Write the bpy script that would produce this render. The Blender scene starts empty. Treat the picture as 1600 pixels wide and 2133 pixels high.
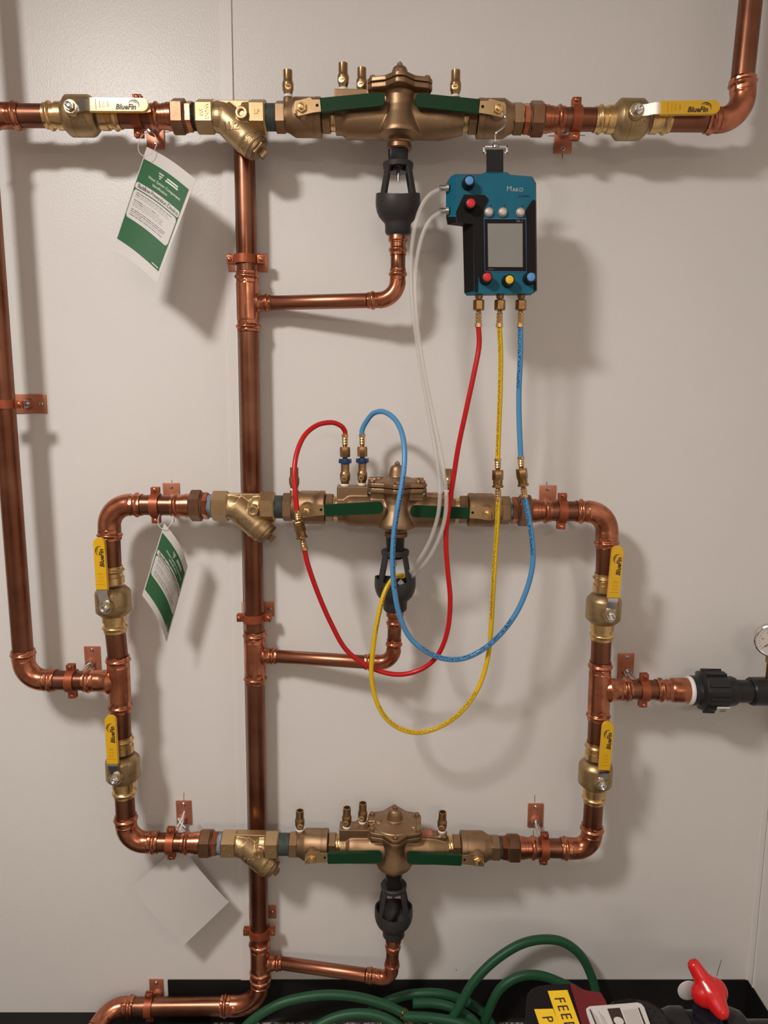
import bpy, bmesh, math, random
from mathutils import Matrix, Vector
random.seed(7)
PI = math.pi
sc = bpy.context.scene
COL = sc.collection

# ------------------------------------------------------------------ camera
FPX, CX, CY = 1479.0, 800.0, 1066.5          # focal length and centre of the 1600 x 2133 frame
D, H, TILT = 1.526, 1.495, math.radians(9.0)  # distance to the wall, eye height, downward tilt
cd = bpy.data.cameras.new('camera'); cam = bpy.data.objects.new('camera', cd); COL.objects.link(cam)
cam.location = (0, -D, H); cam.rotation_euler = (PI / 2 - TILT, 0, 0)
cd.sensor_fit = 'VERTICAL'; cd.sensor_height = 36; cd.lens = 36 * FPX / 2133; cd.clip_start = 0.02
sc.camera = cam
# ------------------------------------------------------------------ world, lamps, exposure
w = bpy.data.worlds.new('world'); sc.world = w; w.use_nodes = True
w.node_tree.nodes['Background'].inputs[0].default_value = (0.9, 0.8, 0.7, 1)
w.node_tree.nodes['Background'].inputs[1].default_value = 0.05
sc.view_settings.view_transform = 'Standard'; sc.view_settings.look = 'None'
sc.view_settings.gamma = 1; sc.view_settings.use_curve_mapping = False
sc.view_settings.exposure = 0.0

def area(name, loc, rot, sx, sy, watt, col, shape='RECTANGLE'):
    l = bpy.data.lights.new(name, 'AREA'); l.shape = shape; l.size = sx; l.size_y = sy
    l.energy = watt; l.color = col
    o = bpy.data.objects.new(name, l); COL.objects.link(o); o.location = loc; o.rotation_euler = rot
    return o
area('ceiling_lamp_key', (-1.0, -1.70, 2.70), (math.radians(-4), math.radians(-12), 0), 0.42, 0.42, 72, (1, 0.955, 0.915), 'DISK')
area('far_fill_light', (0.45, -4.70, 2.66), (0, 0, 0), 1.2, 0.6, 50, (1, 0.88, 0.75))  # added soft fill from deep in the room, not a known fixture
area('ceiling_bounce_fill', (-0.1, -2.2, 2.30), (PI, 0, 0), 0.5, 0.5, 8, (1, 0.85, 0.72))  # upward fill added for ceiling bounce; no pendant is known here

# ------------------------------------------------------------------ helpers
CT, ST = math.cos(TILT), math.sin(TILT)
def P(px, py, off):
    """world point seen at pixel (px, py) on the plane `off` metres in front of the back wall"""
    u, v = (px - CX) / FPX, (py - CY) / FPX
    t = (D - off) / (CT - v * ST)
    return Vector((u * t, -off, H - t * (v * CT + ST)))
def Q(px, py, z):
    """same, on the horizontal plane at height z"""
    u, v = (px - CX) / FPX, (py - CY) / FPX
    t = (H - z) / (v * CT + ST)
    return Vector((u * t, -D + t * (CT - v * ST), z))

def frame(A, B, front=Vector((0, -1, 0))):
    """matrix at A: X towards B, -Y towards the room"""
    X = (B - A).normalized(); Y = -(front - X * front.dot(X)).normalized(); Z = X.cross(Y)
    m = Matrix((X, Y, Z)).transposed().to_4x4(); m.translation = A
    return m
def T(x=0, y=0, z=0): return Matrix.Translation((x, y, z))
def R(a, ax): return Matrix.Rotation(a, 4, ax)
UP = R(-PI / 2, 'Y')        # lathe axis X -> +Z
FRONT = R(-PI / 2, 'Z')     # lathe axis X -> -Y

class MB:
    def __init__(s): s.v = []; s.f = []; s.m = []; s.uv = []
    def add(s, vs, fs, mat=0, M=None, uvs=None):
        b = len(s.v)
        s.v += [tuple(M @ Vector(v)) if M else tuple(v) for v in vs]
        for i, f in enumerate(fs):
            s.f.append(tuple(b + k for k in f)); s.m.append(mat)
            s.uv.append(uvs[i] if uvs else None)
        return s
    def lathe(s, prof, M=None, n=28, mat=0, ph=0.0, closed=False):
        vs = []; fs = []
        for (t, r) in prof:
            for k in range(n):
                a = ph + 2 * PI * k / n
                vs.append((t, r * math.cos(a), r * math.sin(a)))
        m = len(prof)
        for i in range(m - 1 if not closed else m):
            j = (i + 1) % m
            for k in range(n):
                k2 = (k + 1) % n
                fs.append((i * n + k, i * n + k2, j * n + k2, j * n + k))
        if not closed:
            fs.append(tuple(range(n - 1, -1, -1))); fs.append(tuple((m - 1) * n + k for k in range(n)))
        return s.add(vs, fs, mat, M)
    def hexa(s, x0, x1, R_, M=None, mat=0, c=0.0018, n=6, ph=PI / 6):
        return s.lathe([(x0, R_ * .9), (x0 + c, R_), (x1 - c, R_), (x1, R_ * .9)], M, n, mat, ph)
    def box(s, a, b, M=None, mat=0, c=0.0):
        x0, y0, z0 = a; x1, y1, z1 = b
        if c <= 0:
            vs = [(x, y, z) for x in (x0, x1) for y in (y0, y1) for z in (z0, z1)]
            return s.add(vs, [(0, 1, 3, 2), (4, 6, 7, 5), (0, 4, 5, 1), (2, 3, 7, 6), (0, 2, 6, 4), (1, 5, 7, 3)], mat, M)
        bm = bmesh.new(); bmesh.ops.create_cube(bm, size=1)
        for v in bm.verts: v.co = Vector(((x0 + x1) / 2 + v.co.x * (x1 - x0), (y0 + y1) / 2 + v.co.y * (y1 - y0), (z0 + z1) / 2 + v.co.z * (z1 - z0)))
        bmesh.ops.bevel(bm, geom=bm.edges[:], offset=c, segments=2, profile=0.6, affect='EDGES', clamp_overlap=True)
        bm.verts.index_update()
        s.add([v.co[:] for v in bm.verts], [tuple(v.index for v in f.verts) for f in bm.faces], mat, M); bm.free()
        return s
    def prism(s, poly, y0, y1, M=None, mat=0, bev=0.0):
        """polygon [(x, z)] extruded along Y from y0 (front) to y1 (back); bev rounds the front rim inwards"""
        n = len(poly); cx = sum(p[0] for p in poly) / n; cz = sum(p[1] for p in poly) / n
        def ring(y, k): return [(cx + (p[0] - cx) * k, y, cz + (p[1] - cz) * k) for p in poly]
        ext = max(max(abs(p[0] - cx), abs(p[1] - cz)) for p in poly)
        rings = [ring(y0, 1 - bev / ext), ring(y0 + bev, 1), ring(y1, 1)] if bev else [ring(y0, 1), ring(y1, 1)]
        vs = sum(rings, []); fs = []
        for i in range(len(rings) - 1):
            for k in range(n):
                k2 = (k + 1) % n; fs.append((i * n + k, (i + 1) * n + k, (i + 1) * n + k2, i * n + k2))
        fs.append(tuple(range(n))); fs.append(tuple((len(rings) - 1) * n + k for k in range(n - 1, -1, -1)))
        return s.add(vs, fs, mat, M)
    def sweep(s, path, rad, n=16, mat=0, M=None, caps=True, hexm=None):
        path = [Vector(p) for p in path]; m = len(path)
        if not hasattr(rad, '__len__'): rad = [rad] * m
        T0 = (path[1] - path[0]).normalized()
        nrm = T0.cross(Vector((0, 1, 0)));
        if nrm.length < 1e-3: nrm = T0.cross(Vector((1, 0, 0)))
        nrm.normalize(); vs = []; L = 0; Ls = []
        for i in range(m):
            t = (path[min(i + 1, m - 1)] - path[max(i - 1, 0)])
            t = t.normalized() if t.length > 1e-9 else T0
            nrm = (nrm - t * nrm.dot(t)).normalized(); bn = t.cross(nrm)
            if i: L += (path[i] - path[i - 1]).length
            Ls.append(L)
            for k in range(n):
                a = 2 * PI * k / n
                rr = rad[i]
                if hexm and hexm[i]: rr *= 1 + hexm[i] * (.962 / math.cos(((a + PI / 6) % (PI / 3)) - PI / 6) - 1)
                vs.append(path[i] + (nrm * math.cos(a) + bn * math.sin(a)) * rr)
        fs = []; uvs = []
        for i in range(m - 1):
            for k in range(n):
                k2 = (k + 1) % n
                fs.append((i * n + k, i * n + k2, (i + 1) * n + k2, (i + 1) * n + k))
                uvs.append([(Ls[i], k / n), (Ls[i], (k + 1) / n), (Ls[i + 1], (k + 1) / n), (Ls[i + 1], k / n)])
        if caps:
            fs.append(tuple(range(n - 1, -1, -1))); uvs.append(None)
            fs.append(tuple((m - 1) * n + k for k in range(n))); uvs.append(None)
        return s.add(vs, fs, mat, M, uvs)
    def ball(s, c, r, M=None, mat=0, n=16, sc_=(1, 1, 1)):
        vs = []; fs = []; m = n // 2
        for i in range(m + 1):
            a = PI * i / m
            for k in range(n):
                b = 2 * PI * k / n
                vs.append((c[0] + r * sc_[0] * math.cos(a), c[1] + r * sc_[1] * math.sin(a) * math.cos(b), c[2] + r * sc_[2] * math.sin(a) * math.sin(b)))
        for i in range(m):
            for k in range(n):
                k2 = (k + 1) % n; fs.append((i * n + k, i * n + k2, (i + 1) * n + k2, (i + 1) * n + k))
        return s.add(vs, fs, mat, M)
    def text(s, string, size, fn, mat=0, bold=0.0, ext=0.0002, shear=0.0, space=1.0, align='CENTER'):
        vs, fs = text_geo(string, size, bold, ext, shear, space, align)
        return s.add([fn(*v) for v in vs], fs, mat)
    def mesh(s, name, mats, ang=0.6, fixn=True):
        me = bpy.data.meshes.new(name)
        me.from_pydata(s.v, [], s.f)
        for mt in mats: me.materials.append(mt)
        me.polygons.foreach_set('material_index', s.m)
        if any(u is not None for u in s.uv):
            ul = me.uv_layers.new(name='uv'); li = 0
            for u, f in zip(s.uv, s.f):
                for k in range(len(f)):
                    if u is not None: ul.data[li].uv = u[k]
                    li += 1
        if fixn:
            bm = bmesh.new(); bm.from_mesh(me); bmesh.ops.recalc_face_normals(bm, faces=bm.faces[:]); bm.to_mesh(me); bm.free()
        if ang > 0:
            me.polygons.foreach_set('use_smooth', [True] * len(me.polygons)); me.set_sharp_from_angle(angle=ang)
        me.update(); return me

_tc = {}
def text_geo(string, size, bold, ext, shear, space, align):
    key = (string, size, bold, ext, shear, space, align)
    if key not in _tc:
        c = bpy.data.curves.new('tmp', 'FONT'); c.body = string; c.size = size; c.offset = bold; c.extrude = ext
        c.shear = shear; c.space_character = space; c.align_x = align; c.align_y = 'CENTER'; c.resolution_u = 2
        o = bpy.data.objects.new('tmp', c); COL.objects.link(o)
        dg = bpy.context.evaluated_depsgraph_get(); me = bpy.data.meshes.new_from_object(o.evaluated_get(dg))
        _tc[key] = ([v.co[:] for v in me.vertices], [tuple(p.vertices) for p in me.polygons])
        bpy.data.objects.remove(o); bpy.data.curves.remove(c); bpy.data.meshes.remove(me)
    return _tc[key]

def obj(name, me, parent=None, M=None, **kw):
    if isinstance(me, tuple): me = me[0].mesh(name, me[1])
    o = bpy.data.objects.new(name, me); COL.objects.link(o)
    if parent: o.parent = parent
    if M is not None: o.matrix_basis = M
    for k, v in kw.items(): o[k] = v
    return o
def thing(name, label, cat, M=None, group=None):
    o = bpy.data.objects.new(name, None); COL.objects.link(o); o.empty_display_size = 0.02
    if M is not None: o.matrix_world = M
    o['label'] = label; o['category'] = cat
    if group: o['group'] = group
    return o
def solo(name, mb, mats, label, cat, group=None, M=None, ang=0.6):
    """a thing made of one mesh"""
    o = obj(name, mb.mesh(name, mats, ang), None, M, label=label, category=cat)
    if group: o['group'] = group
    return o
def recentre(mb):
    n = len(mb.v); c = Vector((sum(v[0] for v in mb.v) / n, sum(v[1] for v in mb.v) / n, sum(v[2] for v in mb.v) / n))
    mb.v = [(v[0] - c.x, v[1] - c.y, v[2] - c.z) for v in mb.v]
    return Matrix.Translation(c)
def spline(pts, step=6):
    pts = [Vector(p) for p in pts]; out = []
    for i in range(len(pts) - 1):
        p0 = pts[max(i - 1, 0)]; p1 = pts[i]; p2 = pts[i + 1]; p3 = pts[min(i + 2, len(pts) - 1)]
        for k in range(step):
            t = k / step
            out.append(0.5 * ((2 * p1) + (p2 - p0) * t + (2 * p0 - 5 * p1 + 4 * p2 - p3) * t * t + (3 * p1 - p0 - 3 * p2 + p3) * t ** 3))
    out.append(pts[-1]); return out

# ------------------------------------------------------------------ materials
def mat(name, col, metal=0.0, rough=0.5, col2=None, nscale=20, bump=0.0, bscale=200, spec=0.5, coat=0.0, stretch=(1, 1, 1), trans=0.0, alpha=1.0, rvar=0.0, lo=0.35, hi=0.65, detail=4):
    m = bpy.data.materials.new(name); m.use_nodes = True; nt = m.node_tree; b = nt.nodes['Principled BSDF']
    b.inputs['Base Color'].default_value = (*col, 1); b.inputs['Metallic'].default_value = metal
    b.inputs['Roughness'].default_value = rough; b.inputs['Specular IOR Level'].default_value = spec
    b.inputs['Coat Weight'].default_value = coat; b.inputs['Coat Roughness'].default_value = 0.08
    b.inputs['Transmission Weight'].default_value = trans; b.inputs['Alpha'].default_value = alpha
    tc = nt.nodes.new('ShaderNodeTexCoord'); mp = nt.nodes.new('ShaderNodeMapping'); mp.inputs['Scale'].default_value = stretch
    nt.links.new(tc.outputs['Object'], mp.inputs[0])
    if col2 or rvar:
        n = nt.nodes.new('ShaderNodeTexNoise'); n.inputs['Scale'].default_value = nscale; n.inputs['Detail'].default_value = detail
        nt.links.new(mp.outputs[0], n.inputs['Vector'])
        mr = nt.nodes.new('ShaderNodeMapRange'); mr.inputs[1].default_value = lo; mr.inputs[2].default_value = hi
        nt.links.new(n.outputs[0], mr.inputs[0])
        if col2:
            mx = nt.nodes.new('ShaderNodeMix'); mx.data_type = 'RGBA'; mx.inputs[6].default_value = (*col, 1); mx.inputs[7].default_value = (*col2, 1)
            nt.links.new(mr.outputs[0], mx.inputs[0]); nt.links.new(mx.outputs[2], b.inputs['Base Color'])
        if rvar:
            m2 = nt.nodes.new('ShaderNodeMapRange'); m2.inputs[3].default_value = rough; m2.inputs[4].default_value = rough + rvar
            nt.links.new(mr.outputs[0], m2.inputs[0]); nt.links.new(m2.outputs[0], b.inputs['Roughness'])
    if bump:
        n = nt.nodes.new('ShaderNodeTexNoise'); n.inputs['Scale'].default_value = bscale; n.inputs['Detail'].default_value = 3
        nt.links.new(tc.outputs['Object'], n.inputs['Vector'])
        bp = nt.nodes.new('ShaderNodeBump'); bp.inputs['Strength'].default_value = bump; bp.inputs['Distance'].default_value = 0.001
        nt.links.new(n.outputs[0], bp.inputs['Height']); nt.links.new(bp.outputs[0], b.inputs['Normal'])
    return m
M = {}
M['copper_pipe'] = mat('tarnished_copper', (.17, .055, .030), .92, .24, (.27, .115, .068), 9, .05, 90, stretch=(1, 1, 1), rvar=.10)
M['copper_small'] = mat('bright_copper_tube', (.40, .145, .08), .95, .27, (.34, .14, .085), 12, rvar=.08)
M['copper_fit'] = mat('bright_copper_fitting', (.62, .235, .13), .95, .18, (.36, .125, .068), 30, .12, 120, rvar=.12)
M['copper_clad'] = mat('copper_coated_steel', (.36, .088, .034), .5, .42, (.28, .066, .026), 40)
M['plate_copper'] = mat('copper_coated_plate', (.62, .25, .15), .6, .38, (.50, .18, .10), 30)
M['bronze'] = mat('cast_bronze', (.36, .235, .135), .9, .38, (.29, .175, .095), 24, .25, 900, rvar=.1)
M['bronze_hi'] = mat('cast_bronze_strainer', (.52, .37, .20), .9, .33, (.46, .31, .16), 24, .2, 900, rvar=.08)
M['bronze_dark'] = mat('bronze_union_nut', (.20, .105, .06), .9, .38, (.27, .145, .085), 40, .2, 500)
M['bronze_valve'] = mat('brass_valve_body', (.44, .32, .17), .85, .36, (.38, .26, .13), 40, .25, 700)
M['brass'] = mat('bright_brass', (.78, .53, .25), .95, .22, (.62, .41, .18), 50, rvar=.1)
M['brass_dark'] = mat('hose_brass', (.36, .21, .09), .95, .28, (.24, .135, .055), 50)
M['cock'] = mat('test_cock_brass', (.42, .265, .13), .95, .30, (.32, .19, .09), 60)
M['steel'] = mat('zinc_steel', (.68, .67, .65), 1, .22, (.5, .49, .48), 80)
M['chrome'] = mat('polished_chrome', (.85, .84, .82), 1, .12)
M['satin'] = mat('satin_button_metal', (.62, .55, .50), .8, .42)
M['yellow'] = mat('yellow_vinyl', (.72, .405, .008), 0, .30, coat=.12)
M['green_lever'] = mat('dark_green_vinyl', (.005, .040, .014), 0, .35, spec=.2)
M['black_ink'] = mat('black_ink', (.035, .02, .015), 0, .5)
M['amber_ink'] = mat('worn_print', (.55, .26, .006), 0, .45)
M['thread_dark'] = mat('sealed_thread', (.055, .070, .064), .3, .5, (.08, .10, .095), 90)
M['thread_blue'] = mat('pale_blue_sealant', (.36, .45, .55), 0, .5, (.22, .29, .36), 60)
M['ptfe'] = mat('white_thread_tape', (.78, .76, .74), 0, .5)
M['grey_plastic'] = mat('charcoal_plastic', (.036, .032, .032), 0, .48, bump=.1, bscale=900, spec=.3)
M['black_plastic'] = mat('black_plastic', (.009, .008, .008), 0, .30, spec=.22)
M['black_matte'] = mat('black_matte', (.011, .009, .009), 0, .5, spec=.12)
M['pvc'] = mat('dark_grey_pvc', (.018, .017, .018), 0, .32, spec=.35)
M['navy'] = mat('dark_navy_plastic', (.010, .012, .020), 0, .35)
M['teal'] = mat('teal_plastic', (.008, .115, .185), 0, .45, (.010, .130, .205), 30, spec=.2)
M['lcd'] = mat('grey_lcd', (.235, .225, .20), 0, .35, (.215, .205, .185), 12)
M['red_cap'] = mat('red_cap', (.70, .015, .022), 0, .35)
M['blue_cap'] = mat('blue_cap', (.09, .29, .62), 0, .35)
M['yellow_cap'] = mat('yellow_cap', (.80, .50, .02), 0, .35)
M['blue_knob'] = mat('blue_wing_knob', (.012, .045, .12), 0, .35)
M['red_handle'] = mat('red_handle_plastic', (.62, .012, .012), 0, .28, coat=.2)
M['dark_red'] = mat('dark_red_plastic', (.16, .008, .012), 0, .45)
M['paper'] = mat('white_card', (.61, .575, .55), 0, .5, spec=.25)
M['green_print'] = mat('green_print', (.038, .125, .055), 0, .5, spec=.15)
M['pale_print'] = mat('pale_green_print', (.55, .66, .52), 0, .45)
M['grey_print'] = mat('grey_print', (.30, .26, .24), 0, .5)
M['rubber_base'] = mat('black_rubber_base', (.006, .005, .005), 0, .55, (.009, .008, .007), 6, spec=.25)
M['tape_yellow'] = mat('yellow_label_tape', (.88, .56, .02), 0, .35)
M['red_label'] = mat('red_label', (.42, .035, .03), 0, .4)
M['nylon'] = mat('clear_nylon', (.80, .76, .72), 0, .35, alpha=.55)
M['white_face'] = mat('gauge_dial', (.62, .56, .50), 0, .4)
M['grey_mark'] = mat('pencil_line', (.05, .04, .04), 0, .6)
M['strap'] = mat('black_webbing', (.008, .008, .008), 0, .75, bump=.5, bscale=1200)
M['hose_green'] = mat('green_rubber_hose', (.014, .078, .033), 0, .42, bump=.25, bscale=700, spec=.35)
M['white_trim'] = mat('white_moulding', (.76, .72, .69), 0, .35)

def hose_mat(name, col, ink=None, seed=0.0, seglen=0.5, phase=0.1, v0=.28, v1=.55, rough=.33):
    m = mat(name, col, 0, rough, coat=.08, spec=.35)
    if ink is None: return m
    nt = m.node_tree; b = nt.nodes['Principled BSDF']; L = nt.links.new
    uv = nt.nodes.new('ShaderNodeUVMap'); uv.uv_map = 'uv'; sep = nt.nodes.new('ShaderNodeSeparateXYZ'); L(uv.outputs[0], sep.inputs[0])
    def math_(op, a, b_=None, c=None):
        n = nt.nodes.new('ShaderNodeMath'); n.operation = op
        for i, x in enumerate((a, b_, c)):
            if x is None: continue
            if isinstance(x, (int, float)): n.inputs[i].default_value = x
            else: L(x, n.inputs[i])
        return n.outputs[0]
    cb = nt.nodes.new('ShaderNodeCombineXYZ'); L(math_('MULTIPLY', sep.outputs[0], 760), cb.inputs[0]); L(math_('MULTIPLY', sep.outputs[1], 9), cb.inputs[1]); cb.inputs[2].default_value = seed
    nz = nt.nodes.new('ShaderNodeTexNoise'); nz.inputs['Scale'].default_value = 1.0; nz.inputs['Detail'].default_value = 0; L(cb.outputs[0], nz.inputs['Vector'])
    ink_f = math_('GREATER_THAN', nz.outputs[0], .50)
    a = math_('GREATER_THAN', sep.outputs[1], v0); c = math_('LESS_THAN', sep.outputs[1], v1)
    seg = math_('FRACT', math_('ADD', math_('MULTIPLY', sep.outputs[0], 1 / seglen), phase)); g = math_('LESS_THAN', seg, .62)
    f = math_('MULTIPLY', math_('MULTIPLY', ink_f, a), math_('MULTIPLY', c, g))
    mx = nt.nodes.new('ShaderNodeMix'); mx.data_type = 'RGBA'; mx.inputs[6].default_value = (*col, 1); mx.inputs[7].default_value = (*ink, 1)
    L(f, mx.inputs[0]); L(mx.outputs[2], b.inputs['Base Color'])
    return m
M['hose_red'] = hose_mat('red_hose', (.50, .008, .010))
M['hose_yellow'] = hose_mat('yellow_hose', (.70, .45, .008), (.22, .12, .01), 3.1, .42, .05, .27, .42)
M['hose_blue'] = hose_mat('blue_hose', (.080, .27, .52), (.015, .05, .13), 7.7, .36, .30, .26, .44)
M['tube'] = mat('translucent_tube', (.70, .66, .61), 0, .28, alpha=.42, spec=.5)

def wall_mat():
    m = mat('white_pebbled_panel', (.735, .70, .67), 0, .34, (.715, .68, .65), 3, spec=.4)
    nt = m.node_tree; b = nt.nodes['Principled BSDF']; L = nt.links.new
    tc = nt.nodes.new('ShaderNodeTexCoord')
    mp = nt.nodes.new('ShaderNodeMapping'); mp.inputs['Scale'].default_value = (1, 1, .62); L(tc.outputs['Object'], mp.inputs[0])
    v = nt.nodes.new('ShaderNodeTexNoise'); v.inputs['Scale'].default_value = 320; v.inputs['Detail'].default_value = 1.5; v.inputs['Roughness'].default_value = .4
    L(mp.outputs[0], v.inputs['Vector'])
    r = nt.nodes.new('ShaderNodeMapRange'); r.interpolation_type = 'SMOOTHSTEP'; r.inputs[1].default_value = .45; r.inputs[2].default_value = .75; L(v.outputs[0], r.inputs[0])
    bp = nt.nodes.new('ShaderNodeBump'); bp.inputs['Strength'].default_value = .12; bp.inputs['Distance'].default_value = .0012
    L(r.outputs[0], bp.inputs['Height']); L(bp.outputs[0], b.inputs['Normal'])
    return m
M['wall'] = wall_mat()
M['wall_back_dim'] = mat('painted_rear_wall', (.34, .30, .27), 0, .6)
M['ceiling'] = mat('ceiling_paint', (.70, .66, .62), 0, .7)
def terrazzo():
    m = mat('speckled_floor', (.30, .28, .26), 0, .4)
    nt = m.node_tree; b = nt.nodes['Principled BSDF']; L = nt.links.new
    tc = nt.nodes.new('ShaderNodeTexCoord'); v = nt.nodes.new('ShaderNodeTexVoronoi'); v.inputs['Scale'].default_value = 190; L(tc.outputs['Object'], v.inputs['Vector'])
    cr = nt.nodes.new('ShaderNodeValToRGB'); sp = nt.nodes.new('ShaderNodeSeparateColor'); L(v.outputs['Color'], sp.inputs[0]); L(sp.outputs[0], cr.inputs[0])
    e = cr.color_ramp.elements; e[0].color = (.04, .035, .03, 1); e[1].color = (.36, .335, .31, 1); e[0].position = .25; e[1].position = .6
    cr.color_ramp.interpolation = 'CONSTANT'; k = e.new(.4); k.color = (.15, .135, .125, 1)
    L(cr.outputs[0], b.inputs['Base Color']); return m
M['floor'] = terrazzo()

# ------------------------------------------------------------------ the room
XR = .885; XL = -1.95; YB = -6.2; ZC = 2.72
def struct(name, mb, mats, parent=None, label=None, ang=0.6):
    o = obj(name, mb.mesh(name, mats, ang), parent)
    if parent is None: o['kind'] = 'structure'
    if label: o['label'] = label
    return o
wb = struct('wall_back', MB().box((XL - .1, 0, 0), (XR + .1, .1, ZC)), [M['wall']], label='white pebbled panel wall behind the copper pipework', ang=0)
wb['category'] = 'wall'
struct('wall_right', MB().box((XR, YB, 0), (XR + .1, 0, ZC)), [M['wall']], label='white panelled side wall at the right edge', ang=0)
struct('wall_left', MB().box((XL - .1, YB, 0), (XL, 0, ZC)), [M['wall_back_dim']], ang=0)
struct('wall_front', MB().box((XL - .1, YB - .1, 0), (XR + .1, YB, ZC)), [M['wall_back_dim']], ang=0)
struct('floor', MB().box((XL - .1, YB - .1, -.1), (XR + .1, .1, 0)), [M['floor']], label='grey speckled floor at the foot of the wall', ang=0)
struct('ceiling', MB().box((XL - .1, YB - .1, ZC), (XR + .1, .1, ZC + .1)), [M['ceiling']], ang=0)
# baseboards: black rubber, with a coved foot
p0 = P(350, 2040, 0); zt = P(700, 2040, 0).z
prof = [(0, zt), (-.003, zt), (-.004, zt - .004), (-.004, .014), (-.008, .004), (-.014, .0015), (-.016, 0), (0, 0)]
def strip(prof, x0, x1):
    vs = [(x, y, z) for x in (x0, x1) for (y, z) in prof]; n = len(prof)
    fs = [(k, (k + 1) % n, n + (k + 1) % n, n + k) for k in range(n)] + [tuple(range(n)), tuple(range(2 * n - 1, n - 1, -1))]
    return MB().add(vs, fs)
struct('baseboard_back', strip(prof, p0.x, XR), [M['rubber_base']], label='black rubber baseboard along the foot of the white wall')
br = strip(prof, 0, 2.2); br.v = [(XR + v[1], -v[0], v[2]) for v in br.v]
struct('baseboard_right', br, [M['rubber_base']], label='black rubber baseboard on the side wall at the right')
# panel joint strip behind the riser, corner moulding at the right
a = P(483, 60, 0); b_ = P(516, 1700, 0); sl = (b_.x - a.x) / (b_.z - a.z)
jb = MB()
def xj(z): return a.x + (z - a.z) * sl
for (dx0, dx1, th) in ((-.024, -.0012, .0022), (-.0012, 0, .0045)):
    vs = []
    for z in (zt, ZC):
        for dx in (dx0, dx1):
            for y in (0, -th): vs.append((xj(z) + dx, y, z))
    jb.add(vs, [(0, 1, 3, 2), (4, 6, 7, 5), (0, 2, 6, 4), (1, 5, 7, 3), (0, 4, 5, 1), (2, 3, 7, 6)])
struct('trim_1', jb, [M['white_trim']], label='thin white joint strip between two wall panels, behind the tall riser', ang=0)
cb_ = MB().box((XR - .006, -.002, zt), (XR, 0, ZC)).box((XR - .0022, -.022, zt), (XR, -.002, ZC)).box((XR - .0034, -.0245, zt), (XR, -.022, ZC), mat=0).box((XR - .0036, -.0240, zt), (XR, -.0230, ZC), mat=1)
struct('trim_2', cb_, [M['white_trim'], M['grey_mark']], label='white corner moulding where the two walls meet', ang=0)
# pencil marks round the brackets (part of the wall)
marks = MB()
def mk(x0, y0, x1, y1, wd=.0012):
    A = P(x0, y0, .0003); B = P(x1, y1, .0003); d = (B - A).normalized(); n = Vector((-d.z, 0, d.x)) * wd / 2
    marks.add([A - n, A + n, B + n, B - n], [(0, 1, 2, 3)])
for l in ((1172, 319, 1172, 331), (1142, 283, 1158, 283), (1207, 282, 1219, 282), (358, 1000, 358, 1008), (1139, 1003, 1139, 1012), (383, 1651, 383, 1667), (1114, 1656, 1114, 1671),
          (495, 1251, 510, 1251), (502, 1252, 502, 1275), (508, 1882, 521, 1881), (515, 1884, 515, 1912), (512, 2026, 524, 2025), (517, 2027, 517, 2043), (474, 527, 488, 527), (482, 529, 482, 552),
          (341, 275, 352, 275), (1111, 1730, 1112, 1744), (1503, 1999, 1493, 2033), (1561, 2040, 1562, 2046), (362, 1078, 363, 1088), (950, 2018, 951, 2022)):
    mk(*l)
obj('pencil_mark', marks.mesh('pencil_mark', [M['grey_mark']], 0, False), wb)
# rubber mat on the floor at the left
ml = P(0, 2107, 0).z
solo('rubber_mat', MB().box((XL + .02, -.75, 0), (P(440, 2110, 0).x, -.001, max(ml, .008)), c=.003), [M['rubber_base']],
     'flat black rubber mat on the floor against the wall at the lower left', 'mat')

# ------------------------------------------------------------------ pipework builders
RO, DR = .096, .040         # distance of the rows and of the riser from the wall
R1, R2 = .0206, .0143       # pipe radii
def rowfn(x0, y0, x1, y1, off=RO):
    return lambda px, o=off: P(px, y0 + (y1 - y0) * (px - x0) / (x1 - x0), o)
top = rowfn(30, 241, 1400, 250); mid = rowfn(320, 1052, 1190, 1065); bot = rowfn(340, 1755, 1165, 1767)

def pipe(A, B, r, label, m='copper_pipe', group=None, name='copper_pipe'):
    mb = MB(); L = (B - A).length
    mb.lathe([(0, r * .97), (.0008, r), (L - .0008, r), (L, r * .97)], n=40)
    return solo(name, mb, [M[m]], label, 'pipe', group, frame(A, B))

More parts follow.
